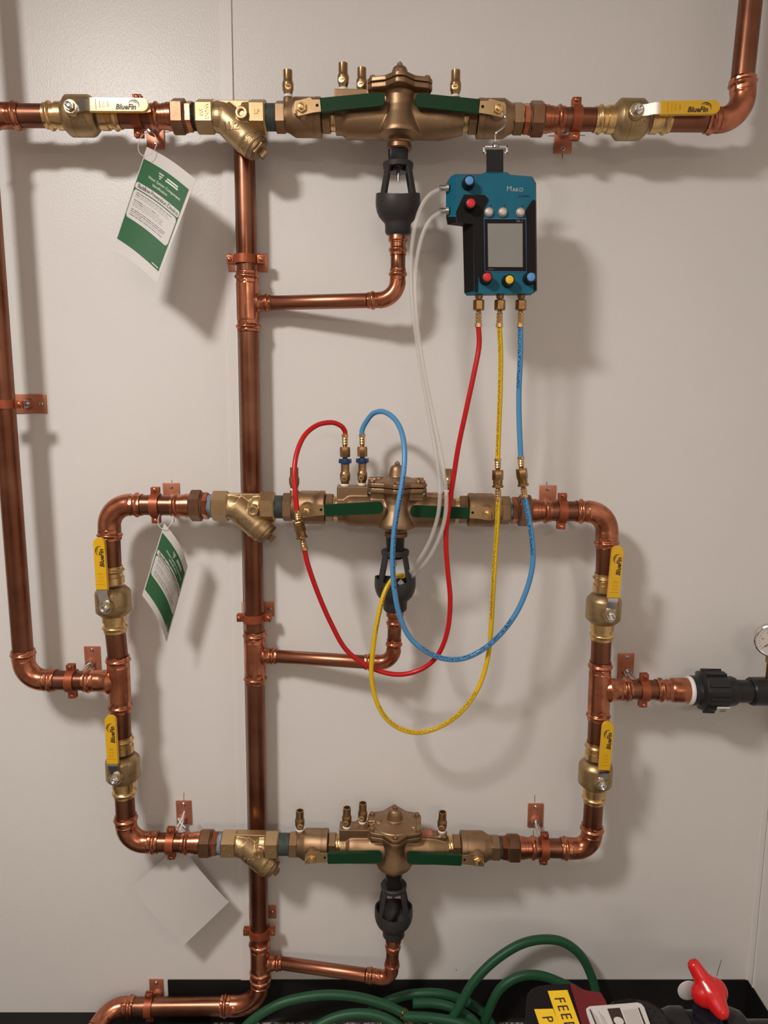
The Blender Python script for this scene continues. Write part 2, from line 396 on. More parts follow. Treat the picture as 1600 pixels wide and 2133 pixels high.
def press_radii(s, L, r):
    """radius of a press fitting at distance s from a mouth"""
    k = r * 1.075
    if s < .0055: return k * 1.02
    if s < .0145:
        return k + r * .17 * math.sin(PI * (s - .0055) / .009) + .0002
    if s < .023: return k * .985
    return k * 1.035
def hexf(s):
    """strength of the flats left by the press jaws at distance s from the mouth"""
    return .55 if (.0005 < s < .0050 or .0150 < s < .0225) else 0
def elbow(A, C, B, r, label, m='copper_fit', Rb=None, straight=.024):
    a = (A - C).length; b = (B - C).length; u = (A - C).normalized(); v = (B - C).normalized()
    ang = u.angle(v); tl = min(a, b) - straight
    Rb = tl * math.tan(ang / 2)
    bis = (u + v).normalized(); O = C + bis * (tl / math.cos(ang / 2))
    pA = C + u * tl; pB = C + v * tl
    pts = []; rad = []
    L = .0006; s = 0
    hx = []
    while s < a - tl: pts.append(A - u * s); rad.append(press_radii(s, 1, r)); hx.append(hexf(s)); s += .0009 if s < .025 else .004
    e1 = (pA - O); e2 = (pB - O); phi = e1.angle(e2); nn = 14
    ax = e1.cross(e2).normalized()
    for k in range(nn + 1):
        pts.append(O + Matrix.Rotation(phi * k / nn, 3, ax) @ e1); rad.append(r * 1.10); hx.append(0)
    s = 0; tail = []
    while s < b - tl: tail.append((B - v * s, press_radii(s, 1, r), hexf(s))); s += .0009 if s < .025 else .004
    for p, q, h_ in reversed(tail): pts.append(p); rad.append(q); hx.append(h_)
    mb = MB().sweep(pts, rad, 36, hexm=hx); Mx = recentre(mb)
    return solo('copper_elbow', mb, [M[m]], label, 'elbow', None, Mx, .8)
def tee(A, B, C, r, rb, label, m='copper_fit'):
    """run A-B, branch mouth C"""
    L = (B - A).length; X = (B - A).normalized(); n = 80; mb = MB()
    pts = []; rad = []
    for k in range(n + 1):
        s = L * k / n; pts.append(A + X * s); rad.append(press_radii(min(s, L - s), L, r))
    mb.sweep(pts, rad, 36, hexm=[hexf(min(L * k / n, L - L * k / n)) for k in range(n + 1)])
    base = A + X * (C - A).dot(X); d = (C - base); Lb = d.length; d.normalize(); pts = []; rad = []; n = 50
    for k in range(n + 1):
        s = Lb * k / n; q = press_radii(s, Lb, rb)
        dist = Lb - s - r
        if s > .0145: q += .0045 * max(0, 1 - max(dist, 0) / .016) ** 2
        if dist < 0:
            qm = min(rb * 1.10, r * 1.06); q = q + (qm - q) * min(1, -dist / (.6 * r))
        pts.append(C - d * s); rad.append(q)
    mb.sweep(pts, rad, 36, hexm=[hexf(Lb * k / n) for k in range(len(pts))])
    Mx = recentre(mb)
    return solo('copper_tee', mb, [M[m]], label, 'tee', None, Mx, .8)

def hanger(C, axis, base, off_pipe, label, r=R1, plate=(.036, .060), plate_c=None, turn=0.0, m='copper_clad'):
    """split ring clamp at C on a pipe along `axis`, wall plate at base, rod between"""
    t = thing('pipe_hanger', label, 'pipe hanger', Matrix.Translation(base))
    inv = Matrix.Translation(-base)
    X = axis.normalized(); Mx = frame(C, C + X)
    if turn: Mx = Mx @ R(turn, 'X')
    ri, ro, wd = r + .0003, r + .0040, .0085
    mb = MB()
    mb.lathe([(-wd, ri), (-wd, ro), (wd, ro), (wd, ri)], inv @ Mx, 40, closed=True)
    for s in (1, -1):
        mb.box((-wd, -.0065, s * ro - .001), (wd, -.0015, s * (ro + .0125)), inv @ Mx, c=.0015) if s > 0 else mb.box((-wd, -.0065, s * (ro + .0125)), (wd, -.0015, s * ro + .001), inv @ Mx, c=.0015)
        mb.box((-wd, .0015, min(s * ro, s * (ro + .0125))), (wd, .0065, max(s * ro, s * (ro + .0125))), inv @ Mx, c=.0015)
    obj('clamp_ring', mb.mesh('clamp_ring', [M[m]]), t)
    for s in (1, -1):
        sm = MB().lathe([(0, .0046), (.0025, .0042), (.0034, .0028)], inv @ Mx @ T(0, -.0065, s * (ro + .0072)) @ FRONT, 14)
        sm.lathe([(0, .0026), (.017, .0026)], inv @ Mx @ T(0, .0090, s * (ro + .0072)) @ FRONT, 10)
        obj('screw', sm.mesh('screw', [M['copper_fit']]), t)
    pc = plate_c if plate_c is not None else base
    pw, ph = plate; pb = MB()
    Mp = inv @ Matrix.Translation(pc)
    pb.box((-pw / 2, -.004, -ph / 2), (pw / 2, -.0002, ph / 2), Mp, c=.0018)
    obj('wall_plate', pb.mesh('wall_plate', [M['plate_copper']]), t)
    bb = MB().lathe([(.003, .0125), (.0055, .0115), (.010, .009), (.012, .0086)], inv @ Matrix.Translation(base) @ FRONT, 24)
    obj('rod_boss', bb.mesh('rod_boss', [M['plate_copper']]), t)
    dv = C - (base + Vector((0, -.012, 0))); back = C - dv.normalized() * (ro + .0005)
    if (back - base).length > .016 and (C - base).y < -.03:
        s0 = base + Vector((0, -.012, 0))
        rb = MB().hexa(0, .006, .0095, inv @ frame(s0, s0 + Vector((0, -1, 0)), Vector((0, 0, 1))), c=.001)
        rb.sweep([s0 - base, back - base], .0052, 14)
        obj('rod', rb.mesh('rod', [M['steel']]), t)
    horizontal = pw > ph
    for s in ((1, -1)):
        dx, dz = (s * pw * .36, 0) if horizontal else (0, s * ph * .36)
        q = pc + Vector((dx, -.004, dz))
        if (q - base).length < .014: continue
        sm = MB().lathe([(0, .0048), (.0016, .0046), (.0030, .003), (.0031, .0016), (.0018, .0014)], inv @ Matrix.Translation(q) @ FRONT, 16)
        obj('screw', sm.mesh('screw', [M['steel']]), t, label='silver screw')
    return t

# ---- brass ball valve with long yellow lever (local: X along pipe towards the lever tip)
def valve_meshes():
    L = .141; c = .0655
    mb = MB()
    b = MB()
    b.lathe([(.036, .026), (.0375, .0275), (.044, .0345), (.046, .0358), (.0585, .0358), (.059, .0350), (.0605, .0350), (.061, .0358), (.084, .0358), (.088, .0345), (.0965, .0270), (.098, .024)], n=44)
    b.lathe([(0, .0150), (.012, .0140), (.016, .0115)], T(c, -.030, 0) @ FRONT, 24)
    for (z0, s) in ((.010, 1),):
        b.text('11/2', .0125, lambda x, y, z: (c + .012 + x * .0 + y * .0 + x, -math.sqrt(max(.0362 ** 2 - (y - .018) ** 2, 1e-6)) - z, y - .018), ext=.0006)
    body = b.mesh('body', [M['bronze_valve']])
    ends = []
    for (x0, sg) in ((0, 1), (L, -1)):
        e = MB(); pts = []; s = 0
        while s <= .038:
            q = press_radii(s, 1, R1)
            if s > .023: q = R1 * 1.10 + .0018
            pts.append((x0 + sg * s, q)); s += .0010
        e.lathe(pts, n=36)
        for k in range(6):   # crimp flats left by the press jaws
            pass
        ends.append(e.mesh('press_end', [M['brass']]))
    st = MB().lathe([(.038, .0058), (.0555, .0058), (.0565, .0048), (.0555, .0030), (.0530, .0028)], T(c, 0, 0) @ FRONT, 16)
    st.hexa(.0452, .0515, .0092, T(c, 0, 0) @ FRONT, c=.001)
    nut = st.mesh('stem_nut', [M['chrome']])
    lv = MB(); yk = -.042
    w = .0098
    prof = [(c - .001, yk), (c + .014, yk), (c + .028, yk - .008), (c + .05, yk - .008)]
    top_ = [(x, y) for x, y in prof]; th = .003
    vs = []
    for i, (x, y) in enumerate(prof):
        for z in (-w, w):
            vs.append((x, y, z)); vs.append((x, y - th, z))
    fs = []
    for i in range(3):
        o = i * 4; p = o + 4
        fs += [(o, o + 2, p + 2, p), (o + 1, p + 1, p + 3, o + 3), (o, p, p + 1, o + 1), (o + 2, o + 3, p + 3, p + 2)]
    fs += [(0, 1, 3, 2), (12, 14, 15, 13)]
    lv.add(vs, fs)
    lv.lathe([(0, .0118), (.0030, .0118), (.0032, .0112)], T(c - .002, yk, 0) @ FRONT, 28)
    lever = lv.mesh('lever', [M['chrome']])
    g = MB(); gx0, gx1, gw = c + .038, c + .145, .0114; gy = yk - .0050; poly = []
    poly = [(gx0, -gw), (gx1 - gw, -gw)] + [(gx1 - gw + gw * math.sin(a), -gw * math.cos(a)) for a in [PI * k / 12 for k in range(1, 12)]] + [(gx1 - gw, gw), (gx0, gw)]
    g.prism(poly, gy - .0085, gy, bev=.0022)
    grip = g.mesh('grip', [M['yellow']])
    tx = MB(); ty = gy - .0086
    xm = gx0 + .066
    f = lambda x, y, z: (x, ty - z, y)
    tx.text('BlueFin', .0125, lambda x, y, z: f(xm + x, y - .0045, z), bold=.0004, shear=.25)
    for (ra, rb_, a0, a1) in ((.0085, .0068, -.55, 2.9), (.0056, .0045, .1, 2.3)):   # the fin arc over the word
        nseg = 18; vs = []
        for k in range(nseg + 1):
            a = a0 + (a1 - a0) * k / nseg; tt = math.sin(PI * k / nseg) * (ra - rb_) + .0002
            for q in (ra, ra - tt): vs.append(f(xm + .015 + q * 1.15 * math.cos(a), q * math.sin(a) - .0005, .0002))
        tx.add(vs, [(2 * k, 2 * k + 1, 2 * k + 3, 2 * k + 2) for k in range(nseg)])
    tx.text('11/2', .0065, lambda x, y, z: f(gx0 + .026 + y, -x, z), 1, ext=.0002)
    tx.text('600', .0062, lambda x, y, z: f(gx0 + .034 + y, -x, z), 1, ext=.0002)
    for k, wd in ((.019, .006), (.012, .009)):
        tx.box((gx0 + k, ty - .0002, -wd), (gx0 + k + .0012, ty, wd), mat=1)
    letter = tx.mesh('lettering', [M['black_ink'], M['amber_ink']], 0)
    return dict(body=body, press_end=ends, stem_nut=nut, lever=lever, grip=grip, lettering=letter)
VM = valve_meshes(); VL = .141
def ball_valve(A, B, label, angle=0.0):
    """A = mouth at the stem side, B = mouth at the lever-tip side"""
    t = thing('ball_valve', label, 'valve', frame(A, B))
    k = (B - A).length / VL; S = Matrix.Diagonal((k, 1, 1, 1)) if True else None
    obj('body', VM['body'], t, S)
    for e in VM['press_end']: obj('press_end', e, t, S, label='bright brass press end')
    obj('stem_nut', VM['stem_nut'], t)
    TL = T(.0655 * k, 0, 0) @ R(angle, 'Y') @ T(-.0655, 0, 0)
    lv = obj('lever', VM['lever'], t, TL, label='chrome lever with yellow grip')
    g = obj('grip', VM['grip'], lv, label='yellow vinyl grip'); obj('lettering', VM['lettering'], lv, label='black lettering on the grip')
    return t

# ---- union (local X: from press mouth to the threaded end), length .080
UL = .080
def union_meshes():
    s = MB(); pts = []; x = 0
    while x <= .042: pts.append((x, press_radii(x, 1, R1) + (0.0015 if x > .03 else 0))); x += .001
    s.lathe(pts, n=36)
    n = MB().hexa(.040, .0655, .0325, c=.003)
    n.lathe([(.0655, .028), (.068, .026)], n=24)
    h = MB().hexa(.0665, .0800, .0278, c=.002)
    return s.mesh('press_sleeve', [M['copper_fit']]), n.mesh('union_nut', [M['bronze_dark']]), h.mesh('hex_end', [M['copper_fit']])
UM = union_meshes()
def union(A, B, C, label, thread='thread_dark'):
    """press mouth A, hex end B, threads run on to C"""
    t = thing('pipe_union', label, 'union', frame(A, B)); k = (B - A).length / UL; S = Matrix.Diagonal((k, 1, 1, 1))
    obj('press_sleeve', UM[0], t, S); obj('union_nut', UM[1], t, S, label='dark bronze hexagonal union nut'); obj('hex_end', UM[2], t, S)
    L0 = (B - A).length; L1 = (C - A).length
    th = MB(); n = 7; pr = []
    for i in range(n):
        x0 = L0 - .001 + (L1 - L0) * i / n; x1 = L0 - .001 + (L1 - L0) * (i + 1) / n
        pr += [(x0, .0232), ((x0 + x1) / 2, .0240)]
    pr.append((L1, .0232)); th.lathe(pr, n=32)
    obj('thread', th.mesh('thread', [M[thread]]), t, label='pale blue sealed thread' if thread == 'thread_blue' else 'dark sealed thread')
    return t
def nipple(A, B, label):
    mb = MB(); L = (B - A).length; n = 9; pr = []
    for i in range(n): pr += [(L * i / n, .0232), (L * (i + .5) / n, .0238)]
    pr.append((L, .0232)); mb.lathe(pr, n=36)
    return solo('threaded_nipple', mb, [M['thread_dark']], label, 'pipe nipple', None, frame(A, B))

# ---- cast bodies: built from overlapping solids, then fused into one skin
def fuse(mb, name, mats, voxel=.0013, smooth=4, extra=None):
    me = mb.mesh('raw', mats, 0)
    o = bpy.data.objects.new('raw', me); COL.objects.link(o)
    m = o.modifiers.new('r', 'REMESH'); m.mode = 'VOXEL'; m.voxel_size = voxel
    s = o.modifiers.new('s', 'SMOOTH'); s.iterations = smooth; s.factor = .5
    dg = bpy.context.evaluated_depsgraph_get(); out = bpy.data.meshes.new_from_object(o.evaluated_get(dg))
    out.name = name; bpy.data.objects.remove(o); bpy.data.meshes.remove(me)
    out.materials.clear()
    for mt in mats: out.materials.append(mt)
    out.polygons.foreach_set('use_smooth', [True] * len(out.polygons)); return out

# strainer: local x 0..SL, hex ends, Y leg down to the right
SL = .128
def strainer_meshes():
    b = MB(); S2 = math.sqrt(.5)
    b.lathe([(.030, .0240), (.038, .0250), (.046, .0240)], n=36)
    b.lathe([(.084, .0225), (.092, .0235), (.098, .0235)], n=36)
    b.ball((.044, -.001, -.003), .0262, sc_=(1.05, 1.02, 1), n=32)
    b.ball((.092, -.001, -.004), .0245, sc_=(1.05, 1.02, .95), n=32)
    d = Vector((.74, 0, -.67)).normalized(); o = Vector((.044, 0, .004))
    leg = frame(o, o + d)
    b.lathe([(0, .026), (.03, .0285), (.062, .0280), (.066, .0275), (.082, .0272), (.084, .026)], leg, 40)
    b.lathe([(.040, .0245), (.062, .0288), (.0665, .0285), (.0675, .0275)], leg, 40)
    b.box((.030, -.009, -.010), (.098, .012, .0265))
    b.lathe([(0, .0115), (.010, .0105)], T(.0875, -.0200, -.004) @ FRONT, 22)
    body = fuse(b, 'cast_body', [M['bronze_hi']], .0011, 3)
    hx = []
    h = MB().hexa(.0, .034, .0312, c=.003)
    hx.append(h); h2 = MB().hexa(.097, SL, .0312, c=.003); hx.append(h2)
    hl = hx[0].mesh('hex_end', [M['bronze_hi']]); hr = hx[1].mesh('hex_end', [M['bronze_hi']])
    cap = MB(); cap.lathe([(.083, .0250), (.090, .0245), (.091, .022)], leg, 36)
    cap.hexa(.088, .096, .0225, leg, c=.002); cap.hexa(.094, .108, .0095, leg, c=.001, n=4, ph=PI / 4)
    cp = cap.mesh('clean_out_cap', [M['bronze']])
    plug = MB().lathe([(0, .0108), (.004, .0104), (.0045, .0085), (.0035, .0055), (-.001, .0045)], T(.0875, -.0305, -.004) @ FRONT, 24).mesh('side_plug', [M['bronze_hi']])
    tx = MB(); fy = -.0312 * math.cos(PI / 6)
    g = lambda x, y, z, cx, cz: (cx + x, fy - z, cz + y)
    tx.text('WOG', .0098, lambda x, y, z: g(y, -x, z, .0225, 0), ext=.0011, bold=.0003)
    tx.text('400', .0098, lambda x, y, z: g(y, -x, z, .0125, 0), ext=.0011, bold=.0003)
    tx.text('LF', .0105, lambda x, y, z: g(x, y, z, .113, 0), ext=.0011, bold=.0003)
    legi = leg.inverted()
    def onleg(wx, wz, h, rr):      # point on the Y leg under (wx, wz)
        q = legi @ Vector((wx, 0, wz)); yy = -math.sqrt(max(rr * rr - q.z * q.z, 1e-6)) - h
        return tuple(leg @ Vector((q.x, yy, q.z)))
    tx.text('11/2', .0175, lambda x, y, z: onleg(.066 + x, -.025 + y, z, .0289), ext=.0012, bold=.0003)
    def band(x, y, z):             # lettering round the band: runs round the leg
        a = x / .0275 - PI / 2 - .0
        return tuple(leg @ Vector((.0735 + -y * -1.0 * -1.0, .0272 * math.sin(a) - 0 + (-z) * 1.0, .0272 * math.cos(a) if False else x)))
    tx.text('N2-5YA4', .0125, lambda x, y, z: tuple(leg @ Vector((.0735 - y, -math.sqrt(max(.0276 ** 2 - x * x, 1e-6)) - z, x))), ext=.0011, bold=.0003)
    ty = tx.mesh('cast_lettering', [M['bronze_hi']], 0)
    return dict(body=body, hl=hl, hr=hr, cap=cp, plug=plug, text=ty)
SM = strainer_meshes()
def strainer(A, B, label):
    t = thing('y_strainer', label, 'strainer', frame(A, B)); S = Matrix.Diagonal(((B - A).length / SL, 1, 1, 1))
    obj('cast_body', SM['body'], t, S); obj('hex_end', SM['hl'], t, S); obj('hex_end', SM['hr'], t, S)
    obj('clean_out_cap', SM['cap'], t, S); obj('side_plug', SM['plug'], t, S); obj('cast_lettering', SM['text'], t, S)
    return t

# backflow preventer: local origin on the axis under the relief tube
def rpz_meshes():
    out = {}
    b = MB(); zc = -.0042
    b.lathe([(-.119, .0262), (-.107, .0262), (-.098, .0325), (-.090, .0335), (.075, .0335), (.085, .0325), (.115, .0255), (.119, .0252)], T(0, 0, zc), 44)
    b.lathe([(-.0425, .016), (-.041, .026), (-.035, .0385), (-.028, .0382), (-.015, .0345), (0, .0302), (.013, .0275), (.030, .0268), (.033, .0285), (.037, .0285)], T(0, -.012, 0) @ UP, 44)
    b.box((-.052, -.022, 0), (.052, .030, .040))
    b.lathe([(-.050, .021), (-.036, .021)], T(0, -.003, 0) @ UP, 28)
    # test-cock pads on top
    b.box((-.121, -.014, .0), (-.058, .020, .0455)); b.box((-.085, -.012, 0), (-.058, .026, .0455))
    b.box((.058, -.013, 0), (.085, .013, .0325)); b.box((.086, -.0125, 0), (.1125, .0125, .031))
    b.lathe([(0, .0115), (.036, .0115)], T(.104, 0, 0) @ UP, 20)
    def flange(z0, z1, k=1.0, Rv=.0655):
        poly = []
        for j in range(6):
            a = PI / 6 + j * PI / 3 + PI / 3 * 0 ; a2 = a
            va = PI / 2 + j * PI / 3
            for da in (-.13, -.05, .05, .13): poly.append((Rv * k * math.cos(va + da) * (1 if abs(da) < .1 else .985), Rv * k * math.sin(va + da) * (1 if abs(da) < .1 else .985)))
            mid_a = va + PI / 6; poly.append((Rv * k * .80 * math.cos(mid_a), Rv * k * .80 * math.sin(mid_a)))
        return poly, z0, z1
    def slab(mb, poly, z0, z1):
        n = len(poly); vs = [(x, y, z) for z in (z0, z1) for (x, y) in poly]
        mb.add(vs, [(k, (k + 1) % n, n + (k + 1) % n, n + k) for k in range(n)] + [tuple(range(n - 1, -1, -1)), tuple(range(n, 2 * n))])
    slab(b, *flange(.0365, .0462))
    out['body'] = fuse(b, 'cast_body', [M['bronze']], .0014, 3)
    c = MB(); slab(c, *flange(.0478, .0560)); slab(c, *flange(.0455, .0490, .84))
    c.lathe([(.053, .050), (.0585, .048), (.062, .034), (.065, .024)], UP, 40)
    c.lathe([(.058, .0190), (.066, .0175), (.080, .0150), (.0865, .0125), (.0895, .008)], UP, 32)
    c.box((-.056, -.008, .052), (-.022, .006, .0610)); c.lathe([(.052, .0085), (.0640, .0085), (.0650, .007)], T(-.036, -.004, 0) @ UP, 20)
    c.lathe([(-.058, .004), (-.020, .004)], T(0, -.004, .0605), 14); c.box((.020, -.0025, .052), (.052, .0025, .0615), R(-.5, 'Z')); c.box((.020, -.0025, .052), (.052, .0025, .0615), R(.5, 'Z'))
    out['cover'] = fuse(c, 'relief_cover', [M['bronze']], .0013, 2)
    out['cover_bolt'] = []
    for j in range(6):
        va = PI / 2 + j * PI / 3
        m = MB().lathe([(0, .0062), (.001, .0062)], UP, 16); m.hexa(.0, .0062, .0056, UP, c=.0008)
        out['cover_bolt'].append((m.mesh('cover_bolt', [M['bronze']]), T(.0575 * math.cos(va), .0575 * math.sin(va), .0550)))
    m = MB().hexa(0, .0065, .0052, UP, c=.0008); m.lathe([(.004, .0022), (.0088, .0020)], UP, 10)
    out['cover_bolt'].append((m.mesh('cover_bolt', [M['bronze']]), T(0, 0, .0885)))
    ou = MB().hexa(-.058, -.046, .0235, T(0, -.003, 0) @ UP, c=.0025, n=20); out['outlet'] = ou.mesh('relief_outlet', [M['bronze_dark']])
    lab = MB().box((.0595, -.0125, .0322), (.0835, .0125, .0331)); lab.box((.0745, -.0085, .0330), (.0815, .008, .0334), mat=1)
    for k in range(5): lab.box((.0615 + k * .0024, -.010, .0330), (.0625 + k * .0024, .010, .0334), mat=1)
    out['label'] = lab.mesh('red_name_plate', [M['red_label'], M['bronze_hi']], 0)
    tx = MB(); tx.text('1½', .014, lambda x, y, z: (-.062 + x, -math.sqrt(max(.0336 ** 2 - (y - .004 + .0042) ** 2, 1e-6)) - z, y - .004), ext=.0006)
    
    out['text'] = tx.mesh('cast_lettering', [M['bronze']], 0)
    # shut-off valves at both ends (built for the inlet, mirrored for the outlet)
    def shutoff(s):
        v = MB()
        v.hexa(-.231, -.2115, .0290, c=.002)
        v.lathe([(-.2125, .0250), (-.206, .0275), (-.198, .0325), (-.194, .0342), (-.160, .0342), (-.1595, .0336), (-.157, .0336), (-.1565, .0345), (-.147, .0345), (-.1455, .0330)], n=44)
        v.hexa(-.1455, -.1275, .0285, c=.002)
        v.lathe([(0, .0165), (.008, .0150), (.014, .0115)], T(-.178, -.028, 0) @ FRONT, 24)
        ring = MB().lathe([(-.1280, .0235), (-.126, .0240), (-.1235, .0232), (-.121, .0240), (-.1185, .0236)], n=36)
        lv = MB(); yk = -.0445
        poly = [(-.191, -.010), (-.186, -.0135), (-.160, -.0105), (-.135, -.0095), (-.135, .0095), (-.158, .0115), (-.160, .0155), (-.180, .0125), (-.188, .012), (-.1915, .006)]
        lv.prism(poly, yk - .0025, yk)
        lv.box((-.1915, yk - .0080, -.0105), (-.189, yk, -.003))
        st = MB().lathe([(.040, .0058), (.0545, .0058), (.055, .0050)], T(-.178, 0, 0) @ FRONT, 16); st.hexa(.0465, .0515, .0098, T(-.178, 0, 0) @ FRONT, c=.001)
        hole = MB().lathe([(0, .0028), (.0004, .0028)], T(-.1495, yk - .0022, .001) @ FRONT, 12)
        g = MB(); x0, x1, wd = -.1435, -.026, .0118
        pol = [(x0, -wd), (x1 - wd * .8, -wd)] + [(x1 - wd * .8 + wd * .8 * math.sin(a), -wd * math.cos(a)) for a in [PI * k / 12 for k in range(1, 12)]] + [(x1 - wd * .8, wd), (x0, wd)]
        g.prism(pol, yk - .0060, yk + .0022, bev=.0022)
        gt = MB(); gt.lathe([(0, .0022), (.0003, .0018)], T(x0 + .012, yk - .0062, 0) @ FRONT, 10); gt.box((x0 + .005, yk - .0063, -.008), (x0 + .0058, yk - .006, .008))
        parts = [(v, 'bronze'), (ring, 'brass'), (lv, 'bronze_hi'), (st, 'brass'), (g, 'green_lever'), (gt, 'green_lever'), (hole, 'black_matte')]
        names = ['shut_off_valve', 'connector_ring', 'lever', 'stem_nut', 'grip', 'grip_mark', 'lever_hole']
        res = []
        for (q, mt), nm in zip(parts, names):
            if s < 0: q.v = [(-x, y, z) for (x, y, z) in q.v]
            res.append((nm, q.mesh(nm, [M[mt]])))
        return res
    out['inlet'] = shutoff(1); out['outlet_valve'] = shutoff(-1)
    tcm = MB()
    tcm.lathe([(.004, .0076), (.009, .0086), (.013, .0102), (.0235, .0106), (.026, .0100), (.0285, .0090), (.030, .0086), (.0465, .0085), (.0468, .0064), (.038, .0060), (.037, .0)], UP, 26)
    out['cock'] = tcm.mesh('test_cock', [M['cock']])
    d = MB().lathe([(0, .0062), (.0022, .0058), (.0024, .0045)], T(0, -.0088, .0155) @ FRONT, 18); d.box((-.0035, -.0116, .0148), (.0035, -.0110, .0162), mat=1)
    out['screw'] = d.mesh('cock_screw', [M['brass'], M['black_matte']])
    out['tape'] = MB().lathe([(0, .0083), (.0025, .0088), (.0045, .0078)], UP, 20).mesh('thread_tape', [M['ptfe']])
    out['stub'] = MB().lathe([(0, .0098), (.018, .0092), (.019, .0086)], UP, 22).mesh('cock_stub', [M['bronze']])
    return out
RM = rpz_meshes()
def rpz(C, X, label, tilt=(5.5, 5.5), lead=True):
    t = thing('backflow_preventer', label, 'backflow valve', frame(C, C + X))
    obj('cast_body', RM['body'], t); obj('relief_cover', RM['cover'], t); obj('relief_outlet', RM['outlet'], t)
    for me, mm in RM['cover_bolt']: obj('cover_bolt', me, t, mm)
    obj('name_plate', RM['label'], t, label='red printed name plate'); obj('cast_lettering', RM['text'], t)
    for key, s, tl in (('inlet', -1, tilt[0]), ('outlet_valve', 1, tilt[1])):
        Rm = T(s * .178, 0, 0) @ R(s * math.radians(tl), 'Y') @ T(-s * .178, 0, 0)
        lever = None
        for nm, me in RM[key]:
            if nm in ('shut_off_valve', 'connector_ring', 'stem_nut'): obj(nm, me, t)
            elif nm == 'lever': lever = obj(nm, me, t, Rm)
            else: obj(nm, me, lever, label='dark green vinyl grip') if nm == 'grip' else obj(nm, me, lever)
    for (x, y, z, stub) in ((-.208, 0, .0345, True), (-.105, -.004, .0455, False), (-.0710, .015, .0455, False), (.104, 0, .0360, False)):
        if stub: obj('cock_stub', RM['stub'], t, T(x, y, z - .019))
        ck = obj('test_cock', RM['cock'], t, T(x, y, z)); obj('cock_screw', RM['screw'], ck, R(math.radians(8 if stub else -10), 'Z')); obj('thread_tape', RM['tape'], ck, label='white thread tape')
    return t

# ---- air gap funnel: origin at its foot on the drain line
def airgap_meshes():
    n = 48; th = .003; prof = [(.0, .0215), (.004, .0245), (.018, .0248), (.0215, .0262), (.026, .0305), (.033, .0365), (.042, .0405), (.052, .0425), (.060, .0428), (1.0, .0420)]
    vs = []; inner = []
    def rim(a): return .0645 + .0090 * math.cos(a) ** 2
    rings = []
    for (z, r) in prof:
        rings.append([(r * math.cos(2 * PI * k / n), r * math.sin(2 * PI * k / n) * .93, rim(2 * PI * k / n) if z == 1.0 else z) for k in range(n)])
    for (z, r) in reversed(prof[2:]):
        rr = r - th
        rings.append([(rr * math.cos(2 * PI * k / n), rr * math.sin(2 * PI * k / n) * .93, rim(2 * PI * k / n) if z == 1.0 else z + .002) for k in range(n)])
    for r_ in rings: vs += r_
    fs = []
    for i in range(len(rings) - 1):
        for k in range(n): k2 = (k + 1) % n; fs.append((i * n + k, i * n + k2, (i + 1) * n + k2, (i + 1) * n + k))
    fs.append(tuple(range(n - 1, -1, -1))); fs.append(tuple((len(rings) - 1) * n + k for k in range(n)))
    cup = MB().add(vs, fs)
    return cup.mesh('funnel_cup', [M['grey_plastic']], .7)
AG = airgap_meshes()
def airgap(foot, L, label, blue=False):
    t = thing('air_gap_funnel', label, 'drain funnel', Matrix.Translation(foot))
    obj('funnel_cup', AG, t)
    for k, a in enumerate((math.radians(42), math.radians(138), math.radians(222), math.radians(318))):
        ca, sa = math.cos(a), math.sin(a); s = MB()
        A_ = Vector((.040 * ca, .036 * sa, .060)); B_ = Vector((.0250 * ca, .024 * sa, .124))
        Mx = frame(A_, B_, Vector((ca, sa, 0))); l = (B_ - A_).length
        s.box((-.006, -.0028, -.0060), (l, .0028, .0060), Mx, c=.0014)
        obj('strut', s.mesh('strut', [M['grey_plastic']]), t)
    rg = MB().lathe([(.1185, .0250), (.1195, .0282), (.1275, .0290), (.1295, .0272), (.1295, .0175), (.1185, .0175)], UP, 40, closed=True)
    obj('mounting_ring', rg.mesh('mounting_ring', [M['grey_plastic']]), t)
    bk = MB().lathe([(.112, .0165), (.114, .0172), (L, .0195)], UP, 28); bk.box((-.0155, -.0215, .128), (.0155, .0, L - .004), c=.003)
    obj('connector', bk.mesh('connector', [M['black_plastic']]), t, label='glossy black connector')
    sc_ = MB().lathe([(.096, .0032), (.112, .0040)], UP, 12).ball((0, -.0165, .121), .0042, n=12)
    obj('set_screw', sc_.mesh('set_screw', [M['steel']]), t)
    if blue: obj('blue_seal', MB().lathe([(-.0015, .0180), (.0035, .0232)], UP, 28).mesh('blue_seal', [M['blue_knob']]), t, label='dark blue seal')
    return t
def adapter(A, B, label):
    """press adapter from the drain tube up to the funnel"""
    L = (B - A).length; pr = []; s = 0
    while s < .026: pr.append((s, press_radii(s, 1, R2))); s += .001
    pr += [(.028, .0165), (L - .012, .0172), (L - .011, .0185), (L - .003, .0185), (L, .0172)]
    mb = MB().lathe(pr, n=28); mb.hexa(.026, L - .010, .0178, c=.001)
    return solo('copper_adapter', mb, [M['copper_fit']], label, 'pipe adapter', None, frame(A, B))

